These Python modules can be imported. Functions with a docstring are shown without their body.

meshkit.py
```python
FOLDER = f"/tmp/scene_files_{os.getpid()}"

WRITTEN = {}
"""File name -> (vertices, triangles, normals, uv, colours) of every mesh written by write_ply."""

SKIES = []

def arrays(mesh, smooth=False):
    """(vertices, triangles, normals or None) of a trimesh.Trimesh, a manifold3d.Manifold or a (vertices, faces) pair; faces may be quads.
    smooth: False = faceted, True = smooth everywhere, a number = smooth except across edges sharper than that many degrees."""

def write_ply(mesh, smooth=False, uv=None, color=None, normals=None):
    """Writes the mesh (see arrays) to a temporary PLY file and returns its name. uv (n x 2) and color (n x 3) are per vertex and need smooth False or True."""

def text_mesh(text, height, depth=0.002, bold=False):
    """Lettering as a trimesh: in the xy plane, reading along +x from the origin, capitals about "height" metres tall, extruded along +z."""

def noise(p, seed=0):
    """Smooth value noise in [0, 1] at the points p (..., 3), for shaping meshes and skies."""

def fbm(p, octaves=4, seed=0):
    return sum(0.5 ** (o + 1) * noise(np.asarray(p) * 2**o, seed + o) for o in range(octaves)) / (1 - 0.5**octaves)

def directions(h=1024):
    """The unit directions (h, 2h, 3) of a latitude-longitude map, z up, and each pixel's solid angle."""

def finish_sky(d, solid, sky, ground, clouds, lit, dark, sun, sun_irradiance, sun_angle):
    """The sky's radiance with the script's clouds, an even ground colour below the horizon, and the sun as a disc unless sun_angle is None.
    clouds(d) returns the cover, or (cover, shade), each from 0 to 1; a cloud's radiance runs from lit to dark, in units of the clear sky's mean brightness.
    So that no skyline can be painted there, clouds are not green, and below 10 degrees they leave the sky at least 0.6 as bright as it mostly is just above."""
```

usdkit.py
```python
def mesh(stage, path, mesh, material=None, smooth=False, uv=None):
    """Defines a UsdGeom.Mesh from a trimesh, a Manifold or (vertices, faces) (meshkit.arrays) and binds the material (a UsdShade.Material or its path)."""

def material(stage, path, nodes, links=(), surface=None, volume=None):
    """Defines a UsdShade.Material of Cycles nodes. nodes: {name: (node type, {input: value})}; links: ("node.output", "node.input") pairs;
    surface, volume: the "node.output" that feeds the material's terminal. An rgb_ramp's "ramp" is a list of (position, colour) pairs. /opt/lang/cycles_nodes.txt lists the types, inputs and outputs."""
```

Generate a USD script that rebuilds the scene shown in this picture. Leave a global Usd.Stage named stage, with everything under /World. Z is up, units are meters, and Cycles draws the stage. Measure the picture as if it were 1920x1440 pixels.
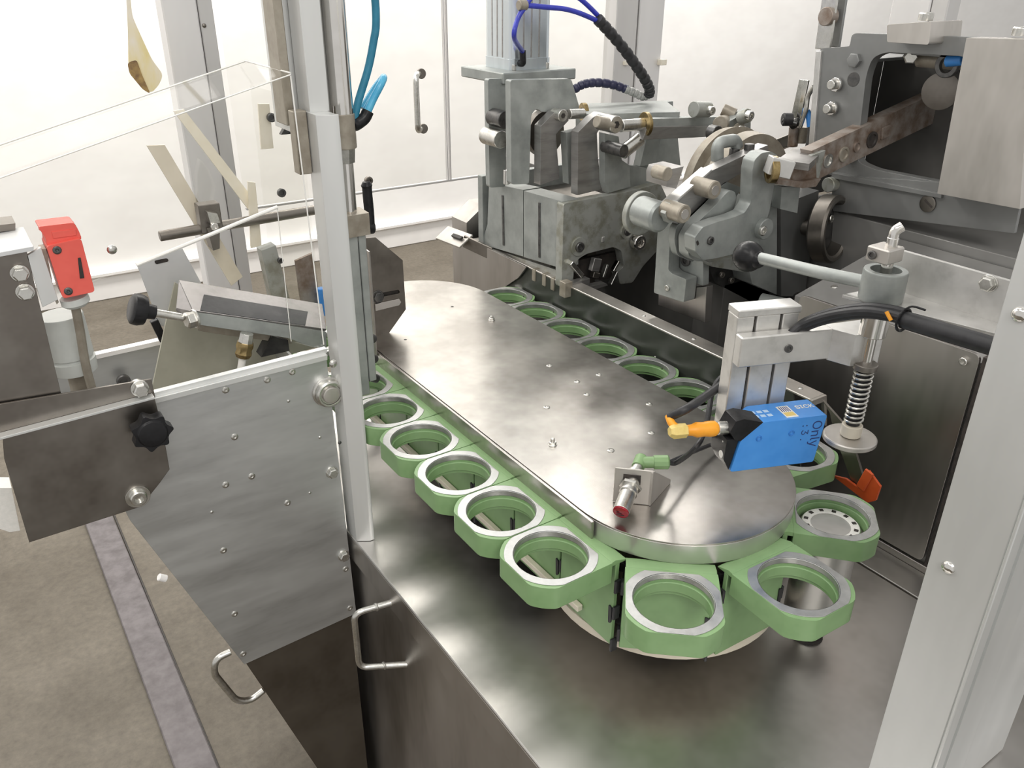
import math, random
import numpy as np, trimesh
import manifold3d as mf
import usdkit, meshkit
from pxr import Usd, UsdGeom, UsdLux, UsdShade, Gf, Sdf, Vt

stage = Usd.Stage.CreateInMemory()
world = UsdGeom.Xform.Define(stage, '/World')
stage.SetDefaultPrim(world.GetPrim())
UsdGeom.Scope.Define(stage, '/World/Looks')

# ---------------------------------------------------------------- camera
EYE = np.array([0.0, 0.0, 1.75])
YAW, PITCH, ROLL = math.radians(34.14), math.radians(26.62), math.radians(-0.37)
fw = np.array([math.sin(YAW) * math.cos(PITCH), math.cos(YAW) * math.cos(PITCH), -math.sin(PITCH)])
rt = np.array([math.cos(YAW), -math.sin(YAW), 0.0])
dn = np.cross(fw, rt)
rt, dn = math.cos(ROLL) * rt + math.sin(ROLL) * dn, -math.sin(ROLL) * rt + math.cos(ROLL) * dn
cam = UsdGeom.Camera.Define(stage, '/World/camera')
cam.AddTransformOp().Set(Gf.Matrix4d(*[float(v) for r in ((*rt, 0), (*-dn, 0), (*-fw, 0), (*EYE, 1)) for v in r]))
cam.CreateHorizontalApertureAttr(36.0)
cam.CreateVerticalApertureAttr(27.0)
cam.CreateFocalLengthAttr(36.0 * 1553 / 1920)
cam.CreateClippingRangeAttr(Gf.Vec2f(0.05, 100))
cam.CreateExposureAttr(-0.12)

# ---------------------------------------------------------------- light: pale hall, ceiling lamps
dome = UsdLux.DomeLight.Define(stage, '/World/hall_light')
dome.CreateColorAttr(Gf.Vec3f(1.0, 0.985, 0.96))
dome.CreateIntensityAttr(0.24)

def rect_light(name, loc, aim, w, h, power, color=(1, 0.97, 0.92)):
    l = UsdLux.RectLight.Define(stage, '/World/' + name)
    l.CreateWidthAttr(w); l.CreateHeightAttr(h)
    l.CreateColorAttr(Gf.Vec3f(*color)); l.CreateIntensityAttr(power)
    z = np.array(loc, float) - np.array(aim, float); z /= np.linalg.norm(z)
    up = np.array([0, 1, 0]) if abs(z[2]) > .9 else np.array([0, 0, 1])
    x = np.cross(up, z); x /= np.linalg.norm(x); y = np.cross(z, x)
    l.AddTransformOp().Set(Gf.Matrix4d(*[float(v) for r in ((*x, 0), (*y, 0), (*z, 0), (*loc, 1)) for v in r]))
LAMPS = [('ceiling_lamp', (-1.3, 0.2, 3.9), (-1.0, 0.4, 0), 0.6, 2.4, 6.0), ('ceiling_lamp_001', (0.3, 1.9, 4.0), (0.3, 1.9, 0), 0.6, 2.4, 3.4), ('ceiling_lamp_006', (1.75, 2.7, 4.0), (1.75, 2.7, 0), 1.2, 0.7, 4.0),
         ('ceiling_lamp_002', (-0.2, -1.6, 3.4), (0.6, 0.6, 0.9), 0.7, 2.0, 9.0), ('ceiling_lamp_003', (2.0, 3.9, 4.0), (2.0, 4.6, 0), 3.0, 0.6, 22.0),
         ('ceiling_lamp_004', (-1.4, 3.9, 4.0), (-1.4, 4.6, 0), 3.0, 0.6, 22.0), ('ceiling_lamp_005', (5.4, 3.9, 4.0), (5.4, 4.6, 0), 3.0, 0.6, 22.0)]
for a in LAMPS: rect_light(*a)

# ---------------------------------------------------------------- helpers
used = {}
def numbered(parent, name):
    k = (parent, name); used[k] = used.get(k, -1) + 1
    return name if used[k] == 0 else f'{name}_{used[k]:03d}'

class Thing:
    """One Xform under /World; its parts are given in world coordinates."""
    def __init__(s, name, label, cat, base=(0, 0, 0), rotz=None, group=None, kind=None):
        s.base = np.array(base, float)
        s.path = '/World/' + numbered('/World', name)
        x = UsdGeom.Xform.Define(stage, s.path); x.AddTranslateOp().Set(Gf.Vec3d(*map(float, base)))
        if rotz is not None: x.AddRotateZOp().Set(float(rotz))
        s.prim = x.GetPrim()
        if kind: s.prim.SetCustomDataByKey('kind', kind)
        if label: s.prim.SetCustomDataByKey('label', label)
        if cat: s.prim.SetCustomDataByKey('category', cat)
        if group: s.prim.SetCustomDataByKey('group', group)
    def add(s, name, mesh, mat, parent=None, label=None, smooth=35, kind=None):
        par = parent or s.path
        path = par + '/' + numbered(par, name)
        v, f = va(mesh)
        usdkit.mesh(stage, path, trimesh.Trimesh(v - s.base, f, process=False), '/World/Looks/' + mat, smooth=smooth)
        if label: stage.GetPrimAtPath(path).SetCustomDataByKey('label', label)
        if kind: stage.GetPrimAtPath(path).SetCustomDataByKey('kind', kind)
        return path

def single(name, mesh, mat, label=None, cat=None, group=None, kind=None, smooth=35):
    path = '/World/' + numbered('/World', name)
    v, f = va(mesh)
    p = usdkit.mesh(stage, path, trimesh.Trimesh(v, f, process=False), '/World/Looks/' + mat, smooth=smooth).GetPrim()
    for k, x in (('label', label), ('category', cat), ('group', group), ('kind', kind)):
        if x: p.SetCustomDataByKey(k, x)
    return path

def va(m):
    if hasattr(m, 'to_mesh'):
        q = m.to_mesh(); return np.array(q.vert_properties[:, :3], float), np.array(q.tri_verts, int)
    if isinstance(m, (tuple, list)) and len(m) == 2 and isinstance(m[0], np.ndarray):
        return m
    if isinstance(m, (tuple, list)): return cat(*m)
    return np.array(m.vertices, float), np.array(m.faces, int)

def cat(*ms):
    vs, fs, n = [], [], 0
    for m in ms:
        v, f = va(m); vs.append(v); fs.append(f + n); n += len(v)
    return np.vstack(vs), np.vstack(fs)

def hull(pts):
    return va(mf.Manifold.hull_points([list(map(float, p)) for p in pts]))

def box(lo, hi, c=0.001):
    lo, hi = np.minimum(lo, hi).astype(float), np.maximum(lo, hi).astype(float)
    c = min(c, (hi - lo).min() * .45); P = []
    for s in np.ndindex(2, 2, 2):
        p = np.where(s, hi, lo); d = np.where(s, -c, c)
        for k in range(3):
            q = p + d; q[k] = p[k]; P.append(q)
    return hull(P)

def frame(d):
    d = np.array(d, float); d /= np.linalg.norm(d)
    a = np.cross(d, [0, 0, 1.0] if abs(d[2]) < .9 else [1.0, 0, 0]); a /= np.linalg.norm(a)
    return d, a, np.cross(d, a)

def obox(p0, p1, w, h, c=0.001, up=(0, 0, 1)):
    """A bar from p0 to p1, h along up, w across."""
    p0, p1 = np.array(p0, float), np.array(p1, float); d = p1 - p0; L = np.linalg.norm(d); d /= L
    u = np.array(up, float) - d * np.dot(up, d); u /= np.linalg.norm(u); s = np.cross(d, u)
    v, f = box((0, -w / 2, -h / 2), (L, w / 2, h / 2), c)
    return p0 + v @ np.array([d, s, u]), f

def prism(axis, outline, a0, a1, holes=()):
    """outline in the two other coordinates (x: y,z; y: x,z; z: x,y), extruded along axis from a0 to a1."""
    a0, a1 = min(a0, a1), max(a0, a1)
    cs = mf.CrossSection([[tuple(map(float, p)) for p in outline]] + [[tuple(map(float, p)) for p in h] for h in holes], mf.FillRule.EvenOdd)
    v, f = va(mf.Manifold.extrude(cs, float(a1 - a0)))
    h = v[:, 2] + a0
    if axis == 'x': return np.stack([h, v[:, 0], v[:, 1]], 1), f
    if axis == 'y': return np.stack([v[:, 0], h, v[:, 1]], 1), f[:, ::-1]
    return np.stack([v[:, 0], v[:, 1], h], 1), f

def rnd(outline, r, seg=5):
    """Outline with its corners rounded."""
    P = [np.array(p, float) for p in outline]; out = []
    for i, p in enumerate(P):
        a, b = P[i - 1], P[(i + 1) % len(P)]
        la, lb = np.linalg.norm(a - p), np.linalg.norm(b - p); k = min(r, la * .45, lb * .45)
        s, e = p + (a - p) / la * k, p + (b - p) / lb * k
        for t in np.linspace(0, 1, seg): out.append((1 - t) ** 2 * s + 2 * t * (1 - t) * p + t * t * e)
    return out

def circ(c, r, n=28, a0=0, a1=2 * math.pi):
    full = abs(a1 - a0 - 2 * math.pi) < 1e-9
    return [(c[0] + r * math.cos(t), c[1] + r * math.sin(t)) for t in np.linspace(a0, a1, n, endpoint=not full)]

def lathe(p0, axis, prof, n=24, closed=False):
    """prof: (height along axis, radius); closed: the profile is a loop (a ring)."""
    d, a, b = frame(axis); p0 = np.array(p0, float); V, F = [], []
    pr = list(prof)
    ang = np.arange(n) * 2 * math.pi / n
    for h, r in pr: V += [p0 + d * h + r * (a * math.cos(t) + b * math.sin(t)) for t in ang]
    m = len(pr)
    for i in range(m if closed else m - 1):
        for j in range(n):
            A, B = i * n + j, i * n + (j + 1) % n; C, D = ((i + 1) % m) * n + j, ((i + 1) % m) * n + (j + 1) % n
            F += [(A, B, D), (A, D, C)]
    if not closed:
        V += [p0 + d * pr[0][0], p0 + d * pr[-1][0]]
        for j in range(n):
            F += [(m * n, (j + 1) % n, j), (m * n + 1, (m - 1) * n + j, (m - 1) * n + (j + 1) % n)]
    V, F = np.array(V), np.array(F)
    T = V[F]
    if np.einsum('ij,ij->i', T[:, 0] - p0, np.cross(T[:, 1] - p0, T[:, 2] - p0)).sum() < 0: F = F[:, ::-1]
    return V, F

def cyl(p0, p1, r, n=24, c=0.001, r2=None):
    p0, p1 = np.array(p0, float), np.array(p1, float); L = np.linalg.norm(p1 - p0); r2 = r if r2 is None else r2
    c = min(c, L * .3, r * .3)
    return lathe(p0, p1 - p0, [(0, r - c), (c, r), (L - c, r2), (L, r2 - c)], n)

def ring(p, axis, ri, ro, h, n=28, c=0.0008):
    return lathe(p, axis, [(0, ri + c), (c, ri), (h - c, ri), (h, ri + c), (h, ro - c), (h - c, ro), (c, ro), (0, ro - c)], n, True)

def smooth_path(pts, k=8):
    P = np.array(pts, float)
    if len(P) < 3: return P
    Q = np.vstack([2 * P[0] - P[1], P, 2 * P[-1] - P[-2]]); out = []
    for i in range(1, len(Q) - 2):
        for t in np.linspace(0, 1, k, endpoint=False):
            a, b, c, d = Q[i - 1:i + 3]
            out.append(.5 * (2 * b + (c - a) * t + (2 * a - 5 * b + 4 * c - d) * t * t + (3 * b - a - 3 * c + d) * t ** 3))
    return np.array(out + [P[-1]])

def tube(pts, r, n=12, k=8, curve=True):
    P = smooth_path(pts, k) if curve else np.array(pts, float)
    T = np.gradient(P, axis=0); T /= np.linalg.norm(T, axis=1, keepdims=True)
    R = np.broadcast_to(r, (len(P),)); _, a, _ = frame(T[0]); V, F = [], []
    for p, t, q in zip(P, T, R):
        a = a - t * np.dot(a, t); a /= np.linalg.norm(a); b = np.cross(t, a)
        V += [p + q * (a * math.cos(u) + b * math.sin(u)) for u in np.arange(n) * 2 * math.pi / n]
    m = len(P)
    for i in range(m - 1):
        for j in range(n):
            A, B = i * n + j, i * n + (j + 1) % n
            F += [(A, B, B + n), (A, B + n, A + n)]
    V += [P[0], P[-1]]
    for j in range(n): F += [(m * n, (j + 1) % n, j), (m * n + 1, (m - 1) * n + j, (m - 1) * n + (j + 1) % n)]
    return np.array(V), np.array(F)

def fillet(pts, r, seg=6):
    """A 3-D polyline with rounded corners."""
    P = [np.array(p, float) for p in pts]; out = [P[0]]
    for i in range(1, len(P) - 1):
        a, p, b = P[i - 1], P[i], P[i + 1]
        la, lb = np.linalg.norm(a - p), np.linalg.norm(b - p); k = min(r, la * .48, lb * .48)
        s, e = p + (a - p) / la * k, p + (b - p) / lb * k
        for t in np.linspace(0, 1, seg): out.append((1 - t) ** 2 * s + 2 * t * (1 - t) * p + t * t * e)
    return out + [P[-1]]

def rod(pts, r, corner=0.012, n=14): return tube(fillet(pts, corner), r, n, curve=False)

def hexbolt(p, axis, r, h=None, washer=True):
    """Hexagon head standing on p, pointing along axis."""
    h = h or r * .75; d = np.array(axis, float) / np.linalg.norm(axis); p = np.array(p, float); w = r * .22 if washer else 0
    out = [lathe(p + d * w, d, [(-.0005, r), (h * .85, r), (h, r * .82)], 6)]
    if washer: out.append(lathe(p, d, [(-.0005, r * 1.2), (w * .7, r * 1.2), (w, r * 1.14)], 20))
    return cat(*out)

def capscrew(p, axis, r, h=None):
    """Round head with a socket."""
    h = h or r
    return lathe(p, axis, [(-.0005, r), (h * .82, r), (h, r * .86), (h, r * .52), (h * .35, r * .5)], 18)

def dome_screw(p, axis, r, h=None):
    h = h or r * .55
    return lathe(p, axis, [(-.0004, r)] + [(h * math.sin(t), r * math.cos(t)) for t in (.3, .6, .9, 1.2)] + [(h, r * .15)], 14)

def slotscrew(p, axis, r):
    """Countersunk screw with a recessed cross."""
    return lathe(p, axis, [(-.0004, r), (r * .16, r), (r * .28, r * .75), (r * .28, r * .4), (r * .05, r * .25)], 14)

def stadium(xc, y0, y1, r, n=26):
    return [(xc + r * math.cos(t), y0 + r * math.sin(t)) for t in np.linspace(math.pi, 2 * math.pi, n)] + [(xc + r * math.cos(t), y1 + r * math.sin(t)) for t in np.linspace(0, math.pi, n)]

# ---------------------------------------------------------------- materials
def mat(name, c1, c2=None, rough=(.4, .5), metallic=0.0, scale=20., stretch=(1, 1, 1), detail=4., ramp=(.35, .65), bump=0.0, bscale=None, bstretch=None, bevel=0.0008, local=False, **kw):
    n = {'p': ('principled_bsdf', dict(metallic=metallic, **kw)), 'g': ('texture_coordinate', {}) if local else ('geometry', {}),
         'mp': ('mapping', {'scale': stretch}), 'nz': ('noise_texture', {'scale': scale, 'detail': detail, 'roughness': .6}),
         'rp': ('rgb_ramp', {'ramp': [(ramp[0], c1), (ramp[1], c2 or c1)]}), 'mr': ('map_range', {'from_min': .3, 'from_max': .7, 'to_min': rough[0], 'to_max': rough[1], 'clamp': True})}
    src = 'g.object' if local else 'g.position'
    l = [(src, 'mp.vector'), ('mp.vector', 'nz.vector'), ('nz.fac', 'rp.fac'), ('rp.color', 'p.base_color'), ('nz.fac', 'mr.value'), ('mr.result', 'p.roughness')]
    last = None
    if bevel:
        n['bv'] = ('bevel', {'samples': 4, 'radius': bevel}); last = 'bv.bevel'
    if bump:
        n['bm'] = ('bump', {'strength': min(1., bump), 'distance': .001}); n['n2'] = ('noise_texture', {'scale': bscale or scale * 4, 'detail': 3.})
        n['m2'] = ('mapping', {'scale': bstretch or stretch})
        l += [(src, 'm2.vector'), ('m2.vector', 'n2.vector'), ('n2.fac', 'bm.height')]
        if last: l.append((last, 'bm.normal'))
        last = 'bm.normal'
    if last: l.append((last, 'p.normal'))
    usdkit.material(stage, '/World/Looks/' + name, n, l, surface='p.BSDF')

mat('deck_steel', (.50, .48, .455), (.62, .60, .58), (.28, .42), 1.0, scale=5, bump=.06, bscale=60, bstretch=(1, 9, 1))
mat('cover_steel', (.42, .395, .37), (.55, .53, .50), (.24, .34), 1.0, scale=7, bump=.05, bscale=70, bstretch=(9, 1, 1))
mat('sheet_steel', (.44, .415, .39), (.54, .515, .49), (.32, .44), 1.0, scale=9, stretch=(1, 1, .3), bump=.05, bscale=80, bstretch=(1, 1, 8))
mat('dull_steel', (.20, .18, .16), (.28, .26, .235), (.32, .45), 1.0, scale=12)
mat('hopper_aluminium', (.56, .57, .57), (.66, .67, .665), (.34, .46), .85, scale=6, stretch=(1, 1, 5), bump=.05, bscale=90)
mat('anodised', (.66, .67, .66), (.74, .745, .735), (.36, .46), .55, scale=10, stretch=(1, 1, .2), bevel=.001)
mat('bare_aluminium', (.62, .61, .59), (.72, .71, .69), (.33, .45), .7, scale=30, bevel=.001)
mat('cast_grey', (.295, .315, .305), (.41, .43, .415), (.36, .55), .45, scale=22, detail=6, bump=.12, bscale=160, bevel=.0012)
mat('stained_cast', (.295, .295, .245), (.41, .42, .395), (.36, .55), .45, scale=35, detail=6, ramp=(.38, .55), bump=.12, bscale=160, bevel=.0012)
mat('milled_plate', (.36, .35, .34), (.43, .42, .41), (.32, .42), .8, scale=14, stretch=(1, 1, 5), bevel=.001)
mat('housing_grey', (.225, .228, .225), (.28, .284, .28), (.38, .5), .55, scale=10, bevel=.0012)
mat('brushed_box', (.50, .475, .44), (.62, .59, .555), (.34, .46), .8, scale=14, stretch=(1, 1, .35), bump=.05, bscale=60)
mat('zinc', (.60, .59, .55), (.68, .67, .64), (.22, .34), 1.0, scale=40)
mat('brown_steel', (.11, .092, .072), (.15, .13, .105), (.32, .45), .7, scale=10)
mat('cabinet_grey', (.27, .265, .255), (.32, .315, .305), (.4, .5), .5, scale=8)
mat('satin_steel', (.62, .61, .59), (.67, .66, .64), (.3, .38), .9, scale=8)
mat('chrome', (.72, .70, .67), (.78, .76, .73), (.10, .18), 1.0, scale=40)
mat('dark_bolt', (.10, .10, .10), (.17, .165, .16), (.3, .42), .8, scale=60)
mat('brass', (.30, .22, .10), (.42, .32, .16), (.26, .4), 1.0, scale=60)
mat('rusty_steel', (.20, .135, .095), (.38, .335, .30), (.4, .62), .55, scale=28, detail=7, ramp=(.36, .6), bump=.2, bscale=150)
mat('tan_metal', (.29, .255, .205), (.40, .365, .305), (.4, .55), .4, scale=40)
mat('green_paint', (.20, .335, .15), (.25, .40, .19), (.33, .48), 0.0, scale=18, bump=.04, bscale=200, local=True)
mat('worn_rim', (.42, .425, .42), (.55, .555, .545), (.36, .5), .8, scale=45, local=True)
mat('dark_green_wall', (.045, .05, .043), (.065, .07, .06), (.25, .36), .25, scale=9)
mat('black_plastic', (.010, .010, .011), (.017, .017, .019), (.28, .40), 0.0, scale=40, specular_ior_level=.3)
mat('black_rubber', (.015, .015, .017), (.03, .03, .033), (.38, .55), 0.0, scale=60)
mat('dark_iron', (.025, .025, .025), (.06, .058, .055), (.4, .6), .3, scale=50)
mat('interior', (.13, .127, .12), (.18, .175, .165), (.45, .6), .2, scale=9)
mat('beige_plastic', (.66, .60, .49), (.73, .67, .56), (.4, .5), 0.0, scale=20)
mat('blue_plastic', (.05, .25, .68), (.065, .285, .73), (.33, .42), 0.0, scale=30)
mat('blue_print', (.45, .62, .85), rough=(.5, .5))
mat('ink', (.02, .05, .20), rough=(.5, .5))
mat('label_white', (.75, .74, .70), (.82, .8, .76), (.5, .5), scale=200)
mat('label_yellow', (.70, .52, .16), (.74, .58, .2), (.5, .5), scale=200)
mat('orange_plastic', (.85, .33, .015), (.9, .38, .03), (.36, .46), 0.0, scale=40)
mat('flap_orange', (.62, .085, .018), (.68, .11, .025), (.4, .5), 0.0, scale=30)
mat('red_plastic', (.74, .105, .08), (.80, .13, .10), (.35, .45), 0.0, scale=30)
mat('red_lens', (.22, .004, .012), (.30, .008, .02), (.12, .2), 0.0, scale=120)
mat('teal_hose', (.015, .16, .26), (.03, .22, .34), (.25, .35), 0.0, scale=30)
mat('cyan_hose', (.06, .36, .60), (.10, .45, .68), (.2, .3), 0.0, scale=30)
mat('blue_hose', (.035, .045, .40), (.05, .065, .50), (.25, .35), 0.0, scale=30)
mat('navy_wrap', (.018, .02, .06), (.035, .035, .08), (.35, .5), 0.0, scale=80)
mat('grey_wrap', (.30, .31, .30), (.50, .5, .48), (.4, .5), 0.1, scale=160)
mat('air_cylinder', (.62, .68, .72), (.72, .77, .80), (.2, .3), .75, scale=9, stretch=(1, 1, .1))
mat('grey_plastic', (.50, .52, .50), (.56, .58, .555), (.4, .5), 0.0, scale=30)
mat('white_plate', (.60, .61, .62), (.66, .665, .67), (.35, .45), .3, scale=20)
mat('olive_panel', (.36, .35, .28), (.43, .42, .34), (.4, .55), 0.0, scale=18, detail=6)
mat('mauve_steel', (.20, .19, .185), (.27, .255, .25), (.3, .42), .7, scale=20)
mat('white_sheet', (.84, .825, .81), (.89, .88, .865), (.45, .6), 0.0, scale=3, stretch=(1, 1, 2), bump=.7, bscale=5, bstretch=(2.2, 1, 1.2), bevel=0)
mat('white_trim', (.82, .80, .78), (.86, .84, .82), (.4, .5), 0.0, scale=8, bevel=0)
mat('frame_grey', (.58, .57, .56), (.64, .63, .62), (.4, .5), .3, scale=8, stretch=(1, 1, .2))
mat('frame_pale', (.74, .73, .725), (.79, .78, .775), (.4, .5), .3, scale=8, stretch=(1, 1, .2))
mat('floor_strip', (.10, .088, .09), (.17, .155, .158), (.5, .7), .2, scale=26, detail=7, bump=.2, bscale=90)
mat('burnt_film', (.80, .66, .22), (.86, .80, .70), (.3, .45), 0.0, scale=14, stretch=(1, 1, .35), detail=5, bevel=0)
mat('brown_burn', (.16, .09, .05), (.50, .34, .12), (.4, .5), 0.0, scale=30, detail=5, bevel=0)
mat('acrylic_edge', (.82, .81, .77), (.88, .87, .84), (.2, .3), 0.0, scale=20)
mat('yellowed', (.80, .74, .60), (.86, .81, .70), (.3, .4), 0.0, scale=20)
mat('gasket', (.02, .018, .016), (.05, .04, .035), (.5, .7), 0.0, scale=60)

usdkit.material(stage, '/World/Looks/clear', {'t': ('transparent_bsdf', {'color': (.975, .975, .968)}), 'g': ('glossy_bsdf', {'roughness': .03, 'color': (1, 1, 1)}), 'f': ('layer_weight', {'blend': .25}), 'k': ('math', {'math_type': 'multiply', 'value2': .16}), 'm': ('mix_closure', {})},
                [('f.facing', 'k.value1'), ('k.value', 'm.fac'), ('t.BSDF', 'm.closure1'), ('g.BSDF', 'm.closure2')], surface='m.closure')
usdkit.material(stage, '/World/Looks/concrete', {
    'g': ('geometry', {}), 'a': ('noise_texture', {'scale': 2.2, 'detail': 8., 'roughness': .65}), 'b': ('noise_texture', {'scale': 45., 'detail': 5., 'roughness': .7}),
    'ra': ('rgb_ramp', {'ramp': [(.3, (.085, .070, .050)), (.55, (.135, .116, .089)), (.75, (.17, .148, .117))]}), 'rb': ('rgb_ramp', {'ramp': [(.3, (.72, .72, .72)), (.7, (1.1, 1.1, 1.1))]}),
    'm': ('mix', {'mix_type': 'multiply', 'fac': 1.0}), 'bm': ('bump', {'strength': .5, 'distance': .002}), 'p': ('principled_bsdf', {'roughness': .62})},
    [('g.position', 'a.vector'), ('g.position', 'b.vector'), ('a.fac', 'ra.fac'), ('b.fac', 'rb.fac'), ('ra.color', 'm.color1'), ('rb.color', 'm.color2'), ('m.color', 'p.base_color'), ('b.fac', 'bm.height'), ('bm.normal', 'p.normal')], surface='p.BSDF')

# ---------------------------------------------------------------- the hall
def struct(name, mesh, m, label): return single(name, mesh, m, label, kind='structure')
struct('floor', box((-4, -1.5, -.1), (14, 5.3, 0), 0), 'concrete', 'brown-grey worn concrete hall floor')
struct('wall_back', box((-4, 5.15, 0), (14, 5.3, 3.9), 0), 'white_sheet', 'bright white wrinkled sheeting wall behind the machine')
struct('baseboard_back', cat(box((-4, 5.11, 0), (14, 5.15, .14), .006), box((-4, 5.09, .14), (14, 5.15, .17), .008)), 'white_trim', 'white skirting along the foot of the white wall')

# ---------------------------------------------------------------- floor strip
t = Thing('floor_strip', 'dark worn steel strip lying across the concrete floor left of the machine', 'floor strip', (.14, 2, 0))
v, f = box((.098, .3, 0), (.187, 3.6, .012), .003); v[:, 0] -= (v[:, 1] - 2) * .004
t.add('strip', (v, f), 'floor_strip')
t.add('joint', box((.187, .3, 0), (.193, 3.6, .004), .001), 'gasket')

# ---------------------------------------------------------------- machine table
DECK = .9
t = Thing('machine_table', 'stainless steel machine table with folded rim and bow handle', 'machine table', (.76, .9, 0))
t.add('deck_plate', box((.41, .12, DECK - .006), (1.058, 1.62, DECK), .0015), 'deck_steel')
t.add('seam_strip', box((1.061, .12, DECK - .006), (1.121, 1.62, DECK + .001), .001), 'deck_steel')
t.add('rim', box((.41, .12, DECK - .055), (.416, 1.62, DECK - .004), .0015), 'sheet_steel')
t.add('side_panel', box((.418, .12, .12), (.424, 1.62, DECK - .058), .0015), 'sheet_steel')
t.add('end_panel', box((.43, .12, .12), (1.1, .126, DECK - .01), .001), 'sheet_steel')
t.add('back_panel', box((.43, 1.612, .12), (1.1, 1.618, DECK - .01), .001), 'sheet_steel')
for q in ((.46, .2), (.46, 1.55), (1.06, .2), (1.06, 1.55)): t.add('leg', cyl((*q, 0), (*q, .13), .025), 'sheet_steel')
hy = .945
t.add('handle', rod([(.42, hy - .005, .858), (.352, hy + .006, .858), (.352, hy + .006, .745), (.42, hy - .03, .745)], .0052, .016), 'zinc', label='stainless bow handle on the table side')
for z, yy in ((.858, hy - .0), (.745, hy - .012)): t.add('handle_collar', ring((.385, yy, z), (1, 0, 0), .004, .0068, .004), 'zinc')

# right hand cabinet: lower stainless panel, sloping shelf above it
t = Thing('side_cabinet', 'dark stainless steel cabinet panel with corner screws along the right of the table', 'cabinet panel', (1.14, .7, .9))
t.add('panel', prism('x', rnd([(.50, .918), (.50, 1.276), (.805, 1.27), (.805, .918)], .012), 1.122, 1.127), 'sheet_steel')
t.add('return_edge', box((1.123, .488, .90), (1.15, .497, 1.275), .001), 'gasket')
t.add('kick_strip', box((1.121, .12, .9), (1.128, .82, .913), .001), 'sheet_steel')
t.add('body', prism('y', [(1.13, .02), (1.13, 1.262), (1.395, 1.318), (1.395, .02)], .1, .82), 'cabinet_grey')
for q in ((1.122, 0.5196, 1.2596), (1.122, 0.7429, 1.253)): t.add('panel_screw', capscrew(q, (-1, 0, 0), .006, .005), 'zinc')
t.add('oval_plug', lathe((1.19, .79, 1.2745), (-.2, 0, 1), [(0, .006), (.0015, .005)], 14), 'zinc')

# ---------------------------------------------------------------- trough wall behind the right hand run
t = Thing('trough_divider', 'dark folded sheet divider with bright top flange behind the right-hand carriers', 'divider', (1.01, 1.15, .9))
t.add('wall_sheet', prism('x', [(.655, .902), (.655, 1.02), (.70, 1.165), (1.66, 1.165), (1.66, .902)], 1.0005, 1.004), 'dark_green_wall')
t.add('top_flange', box((1.0, .668, 1.165), (1.034, 1.66, 1.169), .001), 'brushed_box', label='bright brushed top flange')
t.add('flange_end', prism('y', [(1.0, 1.168), (1.034, 1.168), (1.05, 1.11), (1.046, 1.11), (1.03, 1.158), (1.0, 1.158)], .664, .67), 'brushed_box')
t.add('trough_floor', box((1.005, .83, .985), (1.30, 1.66, .99)), 'interior')
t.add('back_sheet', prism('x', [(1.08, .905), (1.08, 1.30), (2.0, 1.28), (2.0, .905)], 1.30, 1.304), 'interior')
for q in [(0.985, 1.4745, 1.0966), (0.985, 1.36, 1.0989)]: t.add('guide_pin', obox(np.array(q) + (.0, .014, .003), np.array(q) + (0, -.014, -.004), .012, .009, .003), 'chrome')
for yy in (.70, .80, .93, 1.06): t.add('rivet', dome_screw((1.017, yy, 1.169), (0, 0, 1), .004), 'zinc')
for q in [(1, 1.0043, 1.1092), (1, 1.1254, 1.0856)]: t.add('wall_rivet', dome_screw((q[0], q[1], q[2]), (-1, 0, 0), .0025), 'zinc')
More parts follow.
